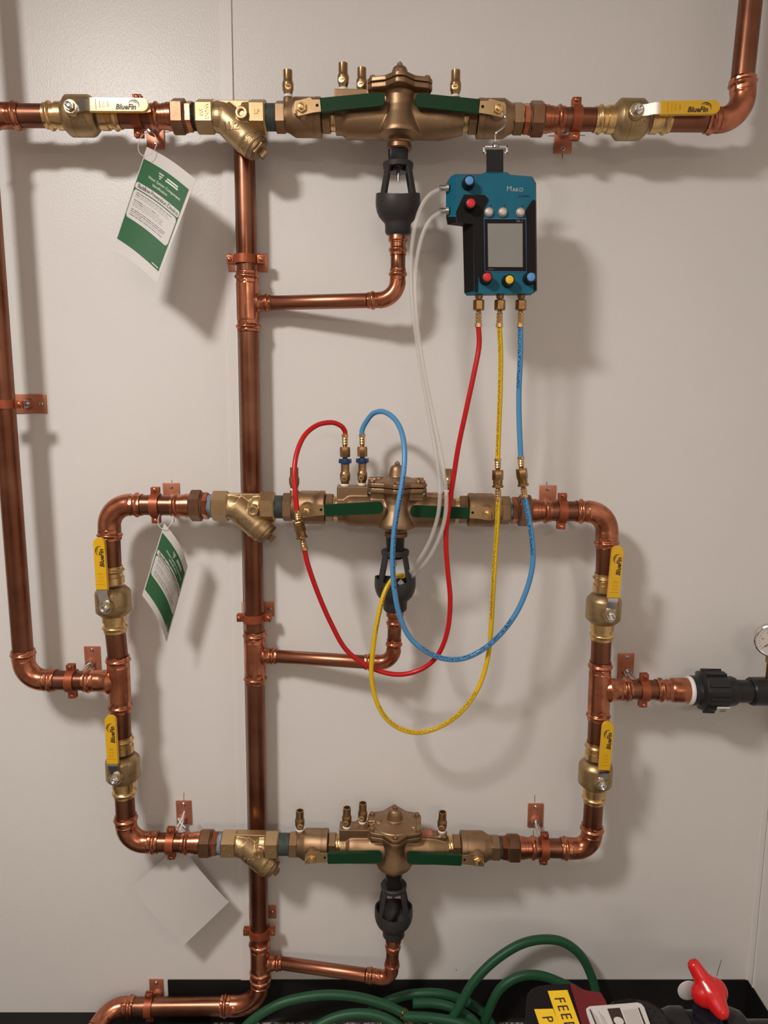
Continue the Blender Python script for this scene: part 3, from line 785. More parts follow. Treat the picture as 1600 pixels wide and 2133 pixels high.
# ------------------------------------------------------------------ TOP ROW
# tee at the far left edge, mostly outside the frame
tT = P(-37, 241, RO)
tee(top(-37) + Vector((0, 0, .062)), top(-37) - Vector((0, 0, .062)), top(45), R1, R1, 'copper tee cut by the left edge, start of the topmost row')
pipe(top(-37) + Vector((0, 0, .062)), top(-37) + Vector((0, 0, .40)), R1, 'copper pipe rising out of the tee beyond the left edge')
pipe(top(45), top(95), R1, 'short copper pipe between left-edge tee and topmost left ball valve')
ball_valve(top(95), top(252), 'brass ball valve with horizontal yellow lever, left end of topmost row')
pipe(top(252), top(317), R1, 'short copper pipe holding the first paper tag, topmost row left')
union(top(317), top(404), top(411), 'copper and bronze union left of the topmost strainer')
strainer(top(411), top(556), 'bronze Y strainer in the topmost row')
c_t = top(832)
XT = (top(1083) - top(574)).normalized()
nipple(top(556), c_t - XT * .231, 'dark threaded nipple right of the topmost strainer')
rpz(c_t, XT, 'bronze backflow preventer in the topmost row, seen slightly from below', (5.5, 5.0))
ue = c_t + XT * .223
uL = top(1088)
union(top(1175), uL, ue, 'copper and bronze union right of the topmost backflow preventer')
pipe(top(1175), top(1238), R1, 'short copper pipe between topmost right union and ball valve')
ball_valve(top(1238), top(1395), 'brass ball valve with horizontal yellow lever, right end of topmost row', math.radians(-1))
pipe(top(1395), top(1470), R1, 'short dark copper pipe behind the topmost right yellow lever')
eC = P(1549, 251, RO); eB = P(1547, 163, RO)
elbow(top(1470), eC, eB, R1, 'copper elbow turning up at the upper right corner')
pipe(eB, eB + (P(1564, 0, RO) - eB) * 1.8, R1, 'copper pipe rising out of frame at the upper right corner')

# left riser going down
lt = top(-37) - Vector((0, 0, .062)); lb = P(47.5, 1353, RO)
pipe(lt, lb, R1, 'long vertical copper pipe along the left edge')
c1 = P(52, 1416, RO)
elbow(lb, c1, P(117, 1417, RO), R1, 'copper elbow at the foot of the left vertical pipe')
pipe(P(117, 1417, RO), P(176, 1418, RO), R1, 'short horizontal copper pipe into the left tee')
# left branch of the loop
T1a, T1b = P(245.5, 1366, RO), P(251, 1481, RO)
tee(T1a, T1b, P(176, 1418, RO), R1, R1, 'copper tee feeding the loop on the left side')
vA, vB = P(240, 1316, RO), P(231.5, 1178, RO)
ball_valve(vA, vB, 'brass ball valve with upright yellow lever, upper left of the loop')
pipe(vA, T1a, R1, 'short vertical copper pipe above the left tee')
e1 = P(229, 1124, RO)
pipe(e1, vB, R1, 'short vertical copper pipe above the upper left ball valve')
elbow(e1, P(226, 1051, RO), mid(296), R1, 'copper elbow at the upper left corner of the loop')
pipe(mid(296), mid(358), R1, 'short copper pipe holding the second paper tag')
union(mid(358), mid(436), mid(443), 'copper and bronze union left of the middle strainer', 'thread_blue')
strainer(mid(443), mid(574), 'bronze Y strainer in the middle row')
c_m = mid(826); XM = (mid(1051) - mid(594)).normalized()
nipple(mid(574), c_m - XM * .231, 'dark threaded nipple right of the middle strainer')
rpz(c_m, XM, 'bronze backflow preventer in the middle row with hoses attached', (3.5, 1.0))
union(mid(1147), mid(1064), c_m + XM * .223, 'copper and bronze union right of the middle backflow preventer', 'thread_blue')
pipe(mid(1147), mid(1200), R1, 'short copper pipe between middle right union and elbow')
e2 = P(1264, 1140, RO)
elbow(mid(1200), P(1265, 1066, RO), e2, R1, 'copper elbow at the upper right corner of the loop')
w1, w0 = P(1262, 1194, RO), P(1253, 1332, RO)
pipe(e2, w1, R1, 'short vertical copper pipe above the upper right ball valve')
ball_valve(w0, w1, 'brass ball valve with upright yellow lever, upper right of the loop', math.radians(1.5))
T2a, T2b = P(1251, 1378, RO), P(1246, 1499, RO)
pipe(w0, T2a, R1, 'short vertical copper pipe above the right tee')
tee(T2a, T2b, P(1314, 1436, RO), R1, R1, 'copper tee on the right side of the loop')
w3, w2 = P(1244, 1545, RO), P(1237, 1670, RO)
pipe(T2b, w3, R1, 'short vertical copper pipe below the right tee')
ball_valve(w2, w3, 'brass ball valve with upright yellow lever, lower right of the loop', math.radians(1.5))
e3 = P(1234, 1718, RO)
pipe(w2, e3, R1, 'short vertical copper pipe below the lower right ball valve')
elbow(e3, P(1230, 1768, RO), bot(1168), R1, 'copper elbow at the lower right corner of the loop')
pipe(bot(1168), bot(1119), R1, 'short copper pipe between lower right elbow and union')
v3, v2 = P(252.5, 1532, RO), P(259.5, 1658, RO)
pipe(T1b, v3, R1, 'short vertical copper pipe below the left tee')
ball_valve(v2, v3, 'brass ball valve with upright yellow lever, lower left of the loop')
e4 = P(261.5, 1697, RO)
pipe(v2, e4, R1, 'short vertical copper pipe below the lower left ball valve')
elbow(e4, P(265, 1754, RO), bot(331), R1, 'copper elbow at the lower left corner of the loop')
pipe(bot(331), bot(380), R1, 'short copper pipe holding the blank-backed tag, lowest row')
union(bot(380), bot(456), bot(463), 'copper and bronze union left of the lowest strainer', 'thread_blue')
strainer(bot(463), bot(582), 'bronze Y strainer in the lowest row')
c_b = bot(821.5); XB = (bot(1033) - bot(601)).normalized()
nipple(bot(582), c_b - XB * .231, 'dark threaded nipple right of the lowest strainer')
rpz(c_b, XB, 'bronze backflow preventer in the lowest row, seen from above', (2.0, 2.0))
union(bot(1119), bot(1043), c_b + XB * .223, 'copper and bronze union right of the lowest backflow preventer')

# ------------------------------------------------------------------ RISER behind the rows, drains
rT = P(507, 225, DR)
t1a, t1b = P(515, 566, DR), P(518, 691, DR)
pipe(rT, t1a, R1, 'riser pipe section from topmost strainer down to the first drain tee')
b1 = P(566, 631, DR)
tee(t1a, t1b, b1, R1, R2, 'upper copper drain tee on the tall riser')
t2a, t2b = P(530.5, 1314, DR), P(532, 1422, DR)
pipe(t1b, t2a, R1, 'long riser pipe section between the upper and middle drain tees')
b2 = P(577, 1367, DR)
tee(t2a, t2b, b2, R1, R2, 'middle copper drain tee on the tall riser')
t3a, t3b = P(541, 1957, DR), P(543, 2031, DR)
pipe(t2b, t3a, R1, 'long riser pipe section between the middle and lowest drain tees')
b3 = P(587, 2006, DR)
tee(t3a, t3b, b3, R1, R2, 'lowest copper drain tee on the tall riser')
elbow(t3b, P(541, 2094, DR), P(461, 2095, DR), R1, 'copper elbow at the foot of the tall riser')
pipe(P(461, 2095, DR), P(280, 2097, DR), R1, 'horizontal copper pipe low on the wall at lower left')
dn = P(232, 2098, DR)
elbow(P(280, 2097, DR), dn, dn + Vector((-.028, -.062, -.024)), R1, 'copper elbow turning down to the floor at lower left')

def drain(b, arm_end, corner, up0, up1, foot_y, topL, row, label):
    pipe(b, arm_end, R2, 'small copper drain tube below the %s funnel' % row, 'copper_small')
    elbow(arm_end, corner, up0, R2, 'small copper elbow below the %s funnel' % row, straight=.022)
    pipe(up0, up1, R2, 'short dark copper tube above the %s small elbow' % row)
    foot = P(*foot_y)
    adapter(up1, foot, 'copper press adapter under the %s funnel' % row)
    airgap(foot, topL, label, row == 'upper')
drain(b1, P(766, 626, RO - .006), P(828, 624, RO), P(829, 560, RO), P(829, 532, RO), (829, 489, RO), (c_t.z - .052) - P(829, 489, RO).z,
      'upper', 'charcoal air gap funnel hanging below the topmost backflow preventer')
drain(b2, P(760, 1379, RO - .006), P(819, 1380, RO), P(821, 1332, RO), P(822, 1307, RO), (823, 1272, RO), (c_m.z - .052) - P(823, 1272, RO).z,
      'middle', 'charcoal air gap funnel below the middle backflow preventer, yellow hose in it')
drain(b3, P(763, 2031, RO - .006), P(815, 2038, RO), P(817, 2001, RO), P(818, 1980, RO), (820, 1950, RO), (c_b.z - .052) - P(820, 1950, RO).z,
      'lower', 'charcoal air gap funnel hanging below the lowest backflow preventer')

# ------------------------------------------------------------------ right outlet: adapter and black PVC union
rb0 = P(1314, 1436, RO); rb1 = P(1366, 1437, RO); rb2 = P(1431, 1438, RO); XO = (rb2 - rb0).normalized()
pipe(rb0, rb1, R1, 'short copper pipe right of the right tee')
La = (rb2 - rb1).length; pr = []; s = 0
while s < .026: pr.append((s, press_radii(s, 1, R1))); s += .001
pr += [(.030, .0225), (.034, .0255), (.040, .0262), (.041, .0248), (.047, .0262), (La - .006, .0268), (La, .0262)]
solo('copper_adapter', MB().lathe(pr, n=36), [M['copper_fit']], 'wide copper adapter next to the black plastic union', 'pipe adapter', None, frame(rb1, rb2))
t = thing('plastic_union', 'black plastic pipe union with a big ribbed nut at the right', 'union', frame(rb2, rb2 + XO))
mpx = (P(1508, 1438, RO) - P(1438, 1438, RO)).x / 70
def lx(px): return (px - 1431) * mpx
obj('white_seal', MB().lathe([(0, .0285), (.004, .0305), (.008, .0298)], n=36).mesh('white_seal', [M['ptfe']]), t, label='white sealing ring')
obj('collar', MB().lathe([(lx(1438), .029), (lx(1440), .0312), (lx(1447), .0312), (lx(1448), .0302), (lx(1450), .0312), (lx(1462), .0305)], n=40).mesh('collar', [M['pvc']]), t)
nut = MB().lathe([(lx(1454), .033), (lx(1459), .0415), (lx(1464), .0435), (lx(1500), .0445), (lx(1506), .0425), (lx(1510), .034)], n=10, ph=PI / 10)
for k in range(10):
    a = 2 * PI * k / 10 + PI / 10; nut.box((lx(1462), -.003, .040), (lx(1504), .003, .0462), R(a, 'X'), c=.001)
obj('union_nut', nut.mesh('union_nut', [M['pvc']], .4), t)
stk = MB(); aS = math.radians(-108 + 6)
stk.box((lx(1478), -.011, .0432), (lx(1503), .009, .0468), R(PI / 2 + .62, 'X')); stk.box((lx(1485), -.004, .0466), (lx(1497), .005, .0472), R(PI / 2 + .62, 'X'), mat=1)
obj('sticker', stk.mesh('sticker', [M['paper'], M['grey_print']], 0), t, label='small white sticker')
obj('tailpiece', MB().lathe([(lx(1508), .031), (lx(1524), .0315), (lx(1530), .029), (lx(1531), .024), (lx(1566), .0238)], n=40).mesh('tailpiece', [M['pvc']]), t)
cA = P(1562, 1440, RO)
solo('plastic_coupling', MB().lathe([(0, .0275), (.003, .0298), (XR - cA.x - .002, .0300)], n=40), [M['pvc']], 'black plastic pipe coupling cut by the right edge', 'coupling', None, frame(cA, cA + Vector((1, 0, 0))))

# pressure gauge cut by the right edge, standing on the black pipe
gC = P(1608, 1331, RO)
t = thing('pressure_gauge', 'round chrome pressure gauge cut by the right edge', 'gauge', Matrix.Translation(gC) @ R(math.radians(-24), 'Z'))
obj('case', MB().lathe([(-.012, .030), (-.010, .0335), (.010, .0335), (.013, .0352), (.017, .0345), (.0185, .032), (.0160, .0290), (.0145, .0288)], FRONT, 40).mesh('case', [M['chrome']]), t)
obj('dial', MB().lathe([(.0146, .0288), (.0152, .0288)], FRONT, 36).mesh('dial', [M['white_face']], 0), t)
tk = MB()
for k in range(21):
    a = math.radians(225 - 270 * k / 20); l = .005 if k % 5 == 0 else .003
    tk.box((.0262 - l, -.0156, -.0003), (.0262, -.0152, .0003), R(-a, 'Y'))
for k, s in enumerate(('0', '20', '40', '60', '80', '100')):
    a = math.radians(225 - 54 * k); tk.text(s, .005, lambda x, y, z, a=a: (.0185 * math.cos(a) + x, -.0153 - z, .0185 * math.sin(a) + y))
obj('dial_marks', tk.mesh('dial_marks', [M['black_ink']], 0), t)
obj('needle', MB().box((-.006, -.0170, -.0006), (.019, -.0162, .0006), R(-math.radians(225), 'Y')).lathe([(.0152, .002), (.0178, .002)], FRONT, 12).mesh('needle', [M['black_ink']], 0), t)
zs = (cA.z + .030) - gC.z
obj('stem', MB().lathe([(zs, .0060), (-.031, .0060)], UP, 16).hexa(-.052, -.038, .0085, UP, c=.001).mesh('stem', [M['brass_dark']]), t)

# ------------------------------------------------------------------ hangers
V = Vector
def hz(rowf, px_c, base, label, **k):
    C = rowf(px_c); hanger(C, XT, P(base[0], base[1], 0), RO, label, **k)
hanger(top(288.5), XT, P(320, 272, 0), RO, 'copper coated hanger behind the topmost left lever', plate_c=P(324.5, 279, 0))
hanger(top(1199), XT, P(1173, 279, 0), RO, 'copper coated hanger at the topmost right union', plate_c=P(1172.5, 287, 0))
hanger(mid(325), XM, P(358, 1046, 0), RO, 'copper coated hanger above the second paper tag', plate_c=P(358, 1034, 0))
hanger(mid(1170), XM, P(1140, 1044, 0), RO, 'copper coated hanger at the middle right union', plate_c=P(1140, 1039, 0))
hanger(P(150, 1418, RO), V((1, 0, 0)), P(191, 1379, 0), RO, 'copper coated hanger on the pipe into the left tee', plate_c=P(194, 1372, 0))
hanger(P(1340, 1437, RO), V((1, 0, 0)), P(1303, 1395, 0), RO, 'copper coated hanger right of the right tee', plate_c=P(1303, 1387, 0))
hanger(bot(357), XB, P(381, 1703, 0), RO, 'copper coated hanger above the blank-backed tag', plate_c=P(384, 1691, 0))
hanger(bot(1133), XB, P(1114, 1706, 0), RO, 'copper coated hanger at the lower right union', plate_c=P(1115, 1697, 0))
DN = V((0, 0, -1))
hanger(P(512, 541, DR), DN, P(515, 548, 0), DR, 'copper clamp on the riser just above the upper drain tee', plate=(.082, .036), plate_c=P(517, 548, 0))
hanger(P(529.5, 1286, DR), DN, P(537, 1268, 0), DR, 'copper clamp on the riser just above the middle drain tee', plate=(.072, .034), plate_c=P(538, 1268, 0))
hanger(P(540.5, 1939, DR), DN, P(546, 1898, 0), DR, 'copper clamp on the riser just above the lowest drain tee', plate=(.066, .034), plate_c=P(547, 1898, 0))
hanger(P(9.5, 842, RO), DN, P(62, 841, 0), RO, 'copper clamp on the vertical pipe at the left edge', plate=(.078, .040), plate_c=P(60, 841, 0))
hanger(P(312, 2096, DR), V((-1, 0, 0)), P(330, 2066, 0), DR, 'copper clamp on the low horizontal pipe at lower left', plate_c=P(327, 2060, 0), plate=(.034, .058))

# ------------------------------------------------------------------ tags
def card(corners, bulge, label, n=40, thick=.0005, blank=False, ring=None):
    """corners: top-left, top-right, bottom-right, bottom-left world points; bulge: bow along the width"""
    TL, TR, BR, BL = corners; c = (TL + TR + BR + BL) / 4
    nrm = (TR - TL).cross(BL - TL).normalized()
    if nrm.y > 0: nrm = -nrm
    def S(s, t, h=0.0):
        p = (TL * (1 - s) + TR * s) * (1 - t) + (BL * (1 - s) + BR * s) * t
        return p + bulge * math.sin(PI * s) + nrm * h
    t_ = thing('paper_tag', label, 'tag', Matrix.Translation(c))
    cut = .07
    mb = MB(); m = 10; vs = []
    for h in (thick / 2, -thick / 2):
        for j in range(m + 1):
            for i in range(n + 1): vs.append(S(i / n, j / m, h) - c)
    W = n + 1; K = (m + 1) * W; fs = []
    for j in range(m):
        for i in range(n):
            a = j * W + i; fs.append((a, a + 1, a + W + 1, a + W)); fs.append((K + a, K + a + W, K + a + W + 1, K + a + 1))
    for i in range(n):
        fs.append((i, K + i, K + i + 1, i + 1)); a = m * W + i; fs.append((a, a + 1, K + a + 1, K + a))
    for j in range(m):
        a = j * W; fs.append((a, a + W, K + a + W, K + a)); a = j * W + n; fs.append((a, K + a, K + a + W, a + W))
    mb.add(vs, fs); obj('card', mb.mesh('card', [M['paper']], .5), t_)
    if not blank:
        pr = MB()
        def patch(s0, t0, s1, t1, h, mt, nn=12, rnd=0):
            vv = []
            for j in range(2):
                for i in range(nn + 1):
                    s = s0 + (s1 - s0) * i / nn
                    e = 0
                    if rnd:
                        d = min(i, nn - i) / nn * (s1 - s0)
                        if d < rnd: e = (rnd - math.sqrt(max(rnd ** 2 - (rnd - d) ** 2, 0))) * .55
                    vv.append(S(s, (t0 + e) if j == 0 else (t1 - e), h) - c)
            pr.add(vv, [(i, i + 1, nn + 2 + i, nn + 1 + i) for i in range(nn)], mt)
        h1 = thick / 2 + .0003; h2 = h1 + .0003; h3 = h2 + .0002
        patch(.018, .115, .955, .905, h1, 0, 40)
        patch(.032, .335, .948, .395, h2, 1, 40, .02); patch(.034, .405, .942, .675, h2, 1, 40, .05)
        Wd = (TR - TL).length; Hd = (BL - TL).length
        def tm(cs, ct, h, sc_=1): return lambda x, y, z: S(cs + x * sc_ / Wd, ct - y * sc_ / Hd, h + z) - c
        pr.text('Water System Component', Wd * .060, tm(.55, .245, h2), 2, .00005, ext=.00005)
        pr.text('Identification', Wd * .060, tm(.50, .290, h2), 2, .00005, ext=.00005)
        for k, (w_, tt) in enumerate(((.10, .155), (.07, .178), (.03, .197))):
            patch(.42 - w_ / 2 + .02, tt, .42 + w_ / 2 + .02, tt + .012, h2, 1, 4)
        patch(.56, .158, .78, .172, h2, 2, 4); patch(.54, .180, .79, .194, h2, 2, 4); patch(.80, .880, .93, .888, h2, 2, 3)
        pr.text('Backflow Prevention Device', Wd * .088, tm(.505, .365, h3), 3, .00006, ext=.00005, space=.86)
        random.seed(3)
        for k in range(13):
            tt = .425 + k * .0175
            if k in (3, 8): continue
            s = .10
            while s < .90 - random.random() * .25:
                l = .03 + random.random() * .09; patch(s, tt, min(s + l, .92), tt + .0055, h3, 3 if (k in (0, 9, 10, 12) or random.random() < .15) else 4, 2); s += l + .012
        obj('print', pr.mesh('print', [M['green_print'], M['paper'], M['pale_print'], M['black_ink'], M['grey_print']], 0, False), t_, label='green and white print')
    if ring:
        A_, r_ = ring
        pts = []
        for k in range(29):
            a = 2 * PI * k / 28; pts.append(A_ + V((math.cos(a) * r_[0], math.sin(a) * r_[1] * .3, math.sin(a) * r_[2])) - c)
        obj('tie_loop', MB().sweep(pts, .0008, 8, caps=False).mesh('tie_loop', [M['nylon']]), t_, label='clear nylon tie')
    return t_
t1o = .135
card([P(306, 306, t1o - .03), P(408, 374, t1o), P(327, 590, t1o + .02), P(236, 516, t1o)], V((0, -.004, .004)),
     'green and white card tag hanging under the topmost left lever', ring=(P(307, 300, t1o - .02), (.017, .05, .026)))
card([P(342, 1090, .125), P(391, 1180, .085), P(347, 1338, .085), P(296, 1240, .135)], V((.010, -.010, .004)),
     'curled green and white card tag hanging under the middle row', ring=(P(345, 1080, .115), (.015, .05, .019)))
card([P(375, 1757, .064), P(477, 1879, .052), P(382, 1970, .070), P(275, 1849, .050)], V((0, -.006, 0)),
     'blank white back of a card tag under the lowest row', blank=True)
tie = MB(); b0 = P(381, 1703, .030); b1_ = P(370, 1730, .07)
for s_, e_ in (((384, 1690), (369, 1722)), ((371, 1705), (386, 1724)), ((384, 1692), (374, 1730))):
    A_ = P(s_[0], s_[1], .05); B_ = P(e_[0], e_[1], .085); tie.sweep([A_, (A_ + B_) / 2 + V((.003, -.006, 0)), B_], .0014, 8)
Mx = recentre(tie); solo('cable_tie', tie, [M['ptfe']], 'white cable tie knotted round the rod above the blank-backed tag', 'cable tie', None, Mx)

# ------------------------------------------------------------------ test kit meter
MO = .195          # distance of its front face from the wall
def c5(x, y): return (860 + x * .20625, 260 + y * .20625)
org = P(*c5(880, 1050), MO); FD = .045
MT = thing('test_kit_meter', 'teal and black handheld test meter hanging from a hook', 'meter', Matrix.Translation(org))
def m5(x, y, h=0.0):
    p = P(*c5(x, y), MO) - org; return V((p.x, -h, p.z))
def m5b(x, y, h):
    return P(*c5(x, y), MO + h) - org
Bk = [(335, 610), (350, 570), (385, 520), (430, 497), (690, 497), (735, 477), (950, 477), (985, 503), (1205, 522), (1246, 590), (1248, 765), (1256, 1675), (1190, 1722), (545, 1727), (520, 1700), (503, 1028), (350, 1008), (335, 930)]
Fr = [(432, 610), (436, 560), (445, 530), (470, 512), (692, 512), (738, 490), (946, 490), (980, 516), (1198, 534), (1232, 598), (1234, 765), (1242, 1665), (1184, 1702), (640, 1702), (618, 1680), (608, 1005), (440, 985), (434, 930)]
# the back plate is farther from the lens: put its outline at true size one body depth behind the front
n = len(Bk); vs = [m5(*p, 0) for p in Fr] + [m5b(*p, -.022) for p in Bk] + [m5b(*p, -FD) for p in Bk]
fs = [tuple(range(n))]; mts = [0]
mb = MB(); mb.add(vs, [tuple(range(n))], 0)
side = []; mb2f = []
for r0 in (0, 1):
    for k in range(n):
        k2 = (k + 1) % n
        black = k in (10, 14, 15, 16)
        mb.f.append((r0 * n + k, r0 * n + k2, (r0 + 1) * n + k2, (r0 + 1) * n + k)); mb.m.append(1 if black else 0); mb.uv.append(None)
mb.f.append(tuple(range(3 * n - 1, 2 * n - 1, -1))); mb.m.append(1); mb.uv.append(None)
obj('housing', mb.mesh('housing', [M['teal'], M['black_matte']], .35), MT)
def plate(name, pts, h0, h1, mt, label=None):
    vs = [m5(*p, h0) for p in pts] + [m5(*p, h1) for p in pts]; n = len(pts)
    q = MB().add(vs, [(k, (k + 1) % n, n + (k + 1) % n, n + k) for k in range(n)] + [tuple(range(n)), tuple(range(n, 2 * n))])
    o = obj(name, q.mesh(name, [M[mt]], 0), MT)
    if label: o['label'] = label
    return o
plate('black_grip_panel', [(515, 708), (725, 712), (765, 755), (712, 860), (714, 945), (725, 1485), (655, 1540), (655, 1690), (622, 1684), (608, 1003), (442, 985), (436, 880)], -.001, .0022, 'black_matte', 'black rubber grip panel on the left')
plate('black_grip_panel', [(1205, 765), (1234, 765), (1242, 1665), (1225, 1690), (1222, 1500), (1150, 1482), (1142, 860)], -.001, .0022, 'black_matte', 'black rubber grip panel on the right')
plate('screen_outline', [(714, 948), (1142, 950), (1152, 1486), (724, 1482)], -.001, .0012, 'blue_cap')
plate('screen_frame', [(720, 953), (1136, 955), (1145, 1480), (730, 1477)], 0, .0022, 'black_matte', 'glossy black screen frame')
scr = plate('screen', [(754, 1000), (1106, 1000), (1108, 1440), (760, 1438)], .001, .0026, 'lcd', 'blank grey display')
k5 = (m5(100, 1000) - m5(0, 1000)).x / 100
def knob(cx, cy, capm, lab, hgt=.019, rb=60, rc=40):
    A_ = m5(cx, cy, 0); b = MB().lathe([(-.001, rb * k5 * 1.08), (.002, rb * k5 * 1.08), (.003, rb * k5), (hgt, rb * k5 * .92), (hgt + .0015, rb * k5 * .85)], Matrix.Translation(A_) @ FRONT, 14)
    o = obj('valve_knob', b.mesh('valve_knob', [M['black_plastic']], .4), MT, label='black knob with ' + lab)
    c = MB().lathe([(hgt + .001, rc * k5), (hgt + .0022, rc * k5), (hgt + .0026, rc * k5 * .9)], Matrix.Translation(A_) @ FRONT, 24)
    obj('knob_cap', c.mesh('knob_cap', [M[capm]]), o)
knob(558, 598, 'blue_cap', 'blue cap'); knob(572, 822, 'red_cap', 'red cap')
knob(735, 1556, 'red_cap', 'red cap'); knob(958, 1582, 'yellow_cap', 'yellow cap'); knob(1172, 1556, 'blue_cap', 'blue cap')
for (bx, by) in ((766, 885), (906, 885), (1084, 888)):
    b = MB().lathe([(0, 46 * k5), (.004, 46 * k5), (.0055, 38 * k5), (.005, 34 * k5), (.0068, 32 * k5), (.0074, 20 * k5)], Matrix.Translation(m5(bx, by, .0)) @ FRONT, 28)
    obj('push_button', b.mesh('push_button', [M['satin']]), MT, label='round chrome push button')
lt_ = MB()
def mtx(x, y, h=.0003): 
    A_ = m5(x, y, h); return lambda a, b, z: (A_.x + a, A_.y - z, A_.z + b)
lt_.text('M', .0125, mtx(974, 648), ext=.0002, bold=-.0002); lt_.text('AKO', .0092, mtx(1060, 658), ext=.0002, bold=-.0001)
lt_.text('by Ashton', .0046, mtx(1125, 720), 1, .0001)
lt_.text('MK-1', .0052, mtx(1076, 978, .0022), 2); lt_.text('STATUS', .0028, mtx(788, 1462, .0022), 2)
for q in ((788, 815), (928, 818), (1108, 820)): lt_.box((-.0014, -.0003, -.0018), (.0014, 0, .0018), Matrix.Translation(m5(*q)), mat=1)
obj('lettering', lt_.mesh('lettering', [M['paper'], M['navy'], M['lcd']], 0), MT)
for (nx, ny) in ((310, 637), (312, 868)):
    A_ = m5b(362, ny, -.016); b = MB().lathe([(0, .0078), (.0055, .0078), (.006, .0045), (.0075, .0046), (.010, .0054), (.0105, .0044), (.013, .0054), (.0135, .0044), (.0155, .0052), (.017, .0040)], Matrix.Translation(A_) @ R(PI, 'Z'), 18)
    obj('hose_nipple', b.mesh('hose_nipple', [M['steel']]), MT)
ports = []
for px_ in (668, 882, 1095):
    A_ = m5b(px_, 1722, -.020); b = MB()
    Mx = Matrix.Translation(A_) @ R(PI / 2, 'Y')
    b.lathe([(-.002, .0072), (.0055, .0070), (.006, .0048), (.0085, .0046)], Mx, 18); b.hexa(.0080, .0270, .0102, Mx, c=.002)
    obj('port_nut', b.mesh('port_nut', [M['brass_dark']], .4), MT, label='brass hose nut'); ports.append(org + A_ + V((0, 0, -.0270)))
# strap, bracket and hook
A_ = m5b(745, 485, -.025); B_ = m5b(915, 485, -.025); st = m5b(745, 250, -.020); s2 = m5b(915, 250, -.020)
obj('strap', MB().add([A_, B_, s2, st, A_ + V((0, .003, 0)), B_ + V((0, .003, 0)), s2 + V((0, .003, 0)), st + V((0, .003, 0))], [(0, 1, 2, 3), (4, 7, 6, 5), (0, 4, 5, 1), (1, 5, 6, 2), (2, 6, 7, 3), (3, 7, 4, 0)]).mesh('strap', [M['strap']], 0), MT, label='black webbing strap')
bc = m5b(835, 255, -.019)
br_ = MB()
for z0, z1, x0, x1 in ((.004, .0075, -.0225, .0225), (-.006, -.0025, -.0225, -.016), (-.006, -.0025, .016, .0225), (-.006, .0075, -.0225, -.0185), (-.006, .0075, .0185, .0225)):
    br_.box((x0, -.001, z0), (x1, .003, z1), Matrix.Translation(bc), c=.0008)
br_.lathe([(.004, .0068), (.008, .0068), (.013, .0035)], Matrix.Translation(bc) @ UP, 14)
obj('buckle', br_.mesh('buckle', [M['steel']]), MT, label='steel strap buckle')
hk = []
for (x, y, o) in ((835, 215, MO - .019), (832, 150, MO - .018), (832, 105, MO - .016), (850, 75, MO - .014), (890, 45, MO - .016), (925, 15, MO - .02), (940, -20, MO - .024), (938, -60, MO - .028), (925, -95, MO - .03), (905, -125, MO - .036)):
    q = P(*c5(x, y), o) - org; hk.append(q)
obj('hook', MB().sweep(spline(hk, 5), .0017, 10).mesh('hook', [M['steel']]), MT, label='bent steel wire hook')

# ------------------------------------------------------------------ test hoses
def barb(mb, A_, B_, mt=1, r=.0062):
    d = (B_ - A_); L = d.length; pr = [(0, r * 1.12), (L * .22, r * 1.08), (L * .26, r * .86), (L * .38, r * 1.02), (L * .46, r * .84), (L * .58, r * 1.02), (L * .66, r * .84), (L * .78, r * 1.02), (L * .86, r * .8), (L, r * .62)]
    mb.lathe(pr, frame(A_, B_), 18, mt)
def hose_pts(l): return [P(*q) for q in l]
def hose(name, label, runs, mt, r, group, ends):
    allp = [p for q in runs for p in q]; c = sum(allp, V()) / len(allp)
    t = thing(name, label, 'hose', Matrix.Translation(c), group)
    for q in runs:
        obj('hose_run', MB().sweep(spline([p - c for p in q], 8), r, 18).mesh('hose_run', [M[mt]]), t)
    for (A_, B_, kind) in ends:
        mb = MB()
        if kind == 'barb': barb(mb, A_ - c, B_ - c, 0); nm = 'brass_ferrule'
        elif kind == 'nut': mb.hexa(0, (B_ - A_).length, .0103, frame(A_ - c, B_ - c), c=.002); nm = 'brass_nut'
        elif kind == 'nut2':
            L = (B_ - A_).length; mb.hexa(0, L * .58, .0108, frame(A_ - c, B_ - c), c=.0015); mb.lathe([(L * .55, .0093), (L * .85, .0090), (L * .87, .0108), (L * .97, .0110), (L, .0085)], frame(A_ - c, B_ - c), 20); nm = 'brass_nut'
        elif kind == 'knob':
            L = (B_ - A_).length; Fm = frame(A_ - c, B_ - c); mb.lathe([(0, .0048), (L * .22, .0052), (L * .25, .0085), (L, .0092)], Fm, 20)
            mb.box((L * .25, -.004, -.0128), (L * .85, .004, .0128), Fm, c=.001); mb.box((L * .25, -.0128, -.004), (L * .85, .0128, .004), Fm, c=.001); nm = 'wing_nut'
        obj(nm, mb.mesh(nm, [M['blue_knob'] if kind == 'knob' else M['brass_dark' if kind != 'barb' else 'brass']]), t, label={'knob': 'dark blue plastic wing nut', 'barb': 'ribbed brass ferrule'}.get(kind, 'brass nut'))
    return t
pr_, py_, pb_ = ports
cockA = frame(c_m, c_m + XM) @ V((-.105, -.004, .0455 + .046)); cockB = frame(c_m, c_m + XM) @ V((-.0710, .015, .0455 + .046))
def upchain(ck):
    """wing nut, nut, ferrule stacked on a test cock"""
    z = lambda h: ck + V((0, 0, h))
    return [(z(.0125), z(-.002), 'knob'), (z(.0325), z(.0125), 'nut'), (z(.0580), z(.0325), 'barb')], z(.0580)
chA, endA = upchain(cockA); chB, endB = upchain(cockB)
fr = lambda p: (p, p + V((0, 0, -.030)))
g_ = None
oA = -cockA.y; oB = -cockB.y
